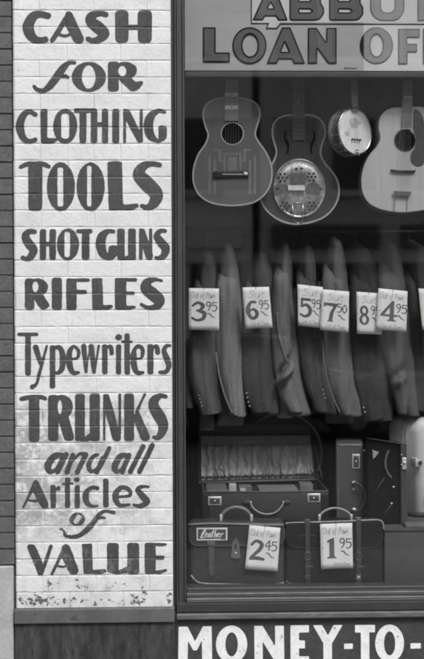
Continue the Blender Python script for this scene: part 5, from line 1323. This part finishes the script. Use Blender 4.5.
# ---- upright suitcase
YU1 = .36
root = thing('suitcase', 'narrow suitcase standing on end with handle and latch facing out', 'suitcase', (at(351, 560, YU1).x, YU1+.2, zb_))
zt_u = Z_(443.2, YU1, 350); xa, xb_ = at(336.5, 480, YU1).x, at(363.4, 480, YU1).x
MB().box(xa, xb_, YU1, YU1+.36, zb_, zt_u, .007, 3).obj('case_shell', M_lea4, root, deg=40)
arc_tube([(339,445.4),(350,445.2),(362,445.2)], YU1-.0005, .0022, 'edge_piping', M_edge, root)
rb(338.2, 447.5, 339.4, 540, YU1-.0015, .002, .0006).obj('seam', M_strap, root)
latch(root, 352.6, 454, 360.8, 468.8, YU1)
for y_ in (482.6, 509.4):
    MB().ball(at(354.6, y_, YU1-.006), .0105, 7, (1.1, .6, .75)).obj('handle_mount', M_latch, root, smooth=True)
MB().ball(at(354.2, 489.6, YU1-.004), .006, 6).obj('rivet', M_latch, root, smooth=True)
arc_tube([(355,482.6),(360,484.2),(364.6,489),(366.4,497),(364.6,505),(360.5,510),(355,511.4)], YU1-.03, .0055, 'handle', M_strapd, root, yb=.0)
MB().ball(at(364.6, 450.2, YU1-.002), .0042, 6).obj('corner_stud', M_latch, root, smooth=True)

root.rotation_euler = (0, 0, math.radians(-8)); root.location.x += .026
# ---- black lacquered case standing on the grey box
YK = .27
zk = zt_+.0006
root = thing('instrument_case', 'black case standing open with curved handle and pale hardware', 'case', (at(386, 522, YK).x, YK+.05, zk))
a, b = at(368.5, 480, YK), at(400.2, 480, YK)
q_ = at_np([368.5,400.5,400.5,368.5],[438.8,443.6,526,526], YK); q_[2:, 2] = zk
MB().prism([(p[0], p[2]) for p in q_], YK, YK+.07).obj('case_panel', M_black, root)
q_ = at_np([400.8,406.6,407.6,401.4],[443.4,445,526,526], YK-.02); q_[2:, 2] = zk
MB().prism([(p[0], p[2]) for p in q_], YK-.02, YK+.10).obj('rim_post', mat('case_rim', .07, .4, .15, 20), root, deg=40)
MB().tube([at(368.5,438.6,YK-.004), at(401,443.4,YK-.012), at(407,445.2,YK-.02)], .0030, 8).obj('top_rail', M_strapd, root, smooth=True)
arc_tube([(388.6,450.5),(386.2,457),(385.4,465),(387.6,472.6),(391.4,477.4)], YK-.02, .0042, 'handle', M_strap, root)
q_ = at_np([372.2,378.8,375.6,373.0],[449.5,452,456.6,459], YK-.002)
MB().prism([(p[0], p[2]) for p in q_], YK-.006, YK-.001).obj('corner_plate', M_edge, root)
MB().tube([at(384.8,477.5,YK-.004), at(372.6,495,YK-.004)], .0028, 8).obj('lid_stay', M_strapd, root, smooth=True)
MB().tube([at(391.6,504.2,YK-.004), at(383.4,515.6,YK-.004)], .0030, 8).obj('lid_stay', M_strapd, root, smooth=True)
for p in ((391.6,503.4),(393.6,487.0)): MB().ball(at(*p, YK-.006), .0055, 6).obj('stud', M_latch, root, smooth=True)
lt = rb(402.2, 457.6, 406.6, 469.6, YK-.028, .008, .003).obj('latch', M_latch, root, deg=40)
MB().ball(at(404.4, 462.8, YK-.032), .0075, 6, (1, .7, .9)).obj('catch', M_latch, lt, smooth=True)
for p in ((401.6,454.8),(401.5,464.5)): MB().ball(at(*p, YK-.024), .0035, 5).obj('stud', M_latch, root, smooth=True)

# ---- pale hard case with rounded corners, turned slightly
YC = .42
root = thing('hard_case', 'pale grey hard case with rounded corners at the right edge', 'case', (at(420, 522, YC).x, YC, zk))
pz = Z_(416.6, YC, 415); ctr = at(419.5, 470, YC)
ang = math.radians(33)
MC = Matrix.Translation(Vector((ctr.x, YC-.03, zk))) @ Matrix.Rotation(ang, 4, 'Z')
hgt = pz-zk
# section profile in local x (width) / z, rounded top corners, extruded along local y
def rrect(w0, w1, h, r, inset=0.0):
    pts = []
    for a in np.linspace(math.pi, math.pi/2, 9): pts.append((w0+r+(r-inset)*math.cos(a), h-r+(r-inset)*math.sin(a)))
    for a in np.linspace(math.pi/2, 0, 9): pts.append((w1-r+(r-inset)*math.cos(a), h-r+(r-inset)*math.sin(a)))
    pts += [(w1-inset, .03), (w1-inset-.02, inset+.004), (w0+inset+.02, inset+.004), (w0+inset, .03)]
    return pts
rings = []
for y, ins in ((0, .050), (.0015, .036), (.006, .023), (.014, .012), (.026, .004), (.042, 0), (.20, 0), (.214, .004), (.22, .02)):
    rings.append([MC @ Vector((x, y, z)) for x, z in rrect(0, .46, hgt, .075, ins)])
MB().loft(rings).obj('shell', M_hard, root, smooth=False, deg=50)
for yb2 in (.095, .125):
    r1 = [MC @ Vector((x, yb2, z)) for x, z in rrect(-.0015, .4615, hgt+.0015, .0765, 0)]
    MB().tube(r1+[r1[0]], .0024, 8, cap=False).obj('rim_band', M_edge, root, smooth=True)
lp = at(415.5, 463, YC)
def on_case(px, py):          # point on the front face of the turned case
    o = CL; dd_ = at_np(px, py, 1.0)-CL; M3 = MC.inverted(); p0 = M3 @ Vector(o); p1 = M3 @ Vector(CL+dd_); t_ = -p0.y/(p1.y-p0.y); return p0+(p1-p0)*t_
pc = on_case(418.5, 463)
lt = MB().box(pc.x-.022, pc.x+.022, -.006, .004, pc.z-.017, pc.z+.017, .005, 3, M=MC).obj('latch', M_latch, root, deg=40)
MB().box(pc.x-.008, pc.x+.012, -.012, -.004, pc.z-.006, pc.z+.009, .003, 2, M=MC).obj('hasp', M_metal_d, lt, deg=40)
pl_ = MC.inverted() @ at(414.5, 463, YC-.02)
MB().box(-.006, .004, .02, .062, pc.z-.018, pc.z+.018, .004, 3, M=MC).obj('side_clasp', M_latch, root, deg=40)
pc = on_case(426, 502)
MB().box(pc.x-.010, pc.x+.010, -.006, .003, pc.z-.02, pc.z+.02, .005, 3, M=MC).obj('handle_mount', M_strapd, root, deg=40)
q_ = at(404.6, 524, YK-.06), at(424, 522, YK-.06)
tr_ = MB().box(q_[0].x, q_[1].x+.25, YK-.09, YK-.022, zk, zk+.016, .003).obj('shallow_tray', mat('shallow_tray_paint', .17, .5, .15, 20), None, deg=40)
tag(tr_, 'shallow grey tray lying on the canvas box below the pale case', 'tray')
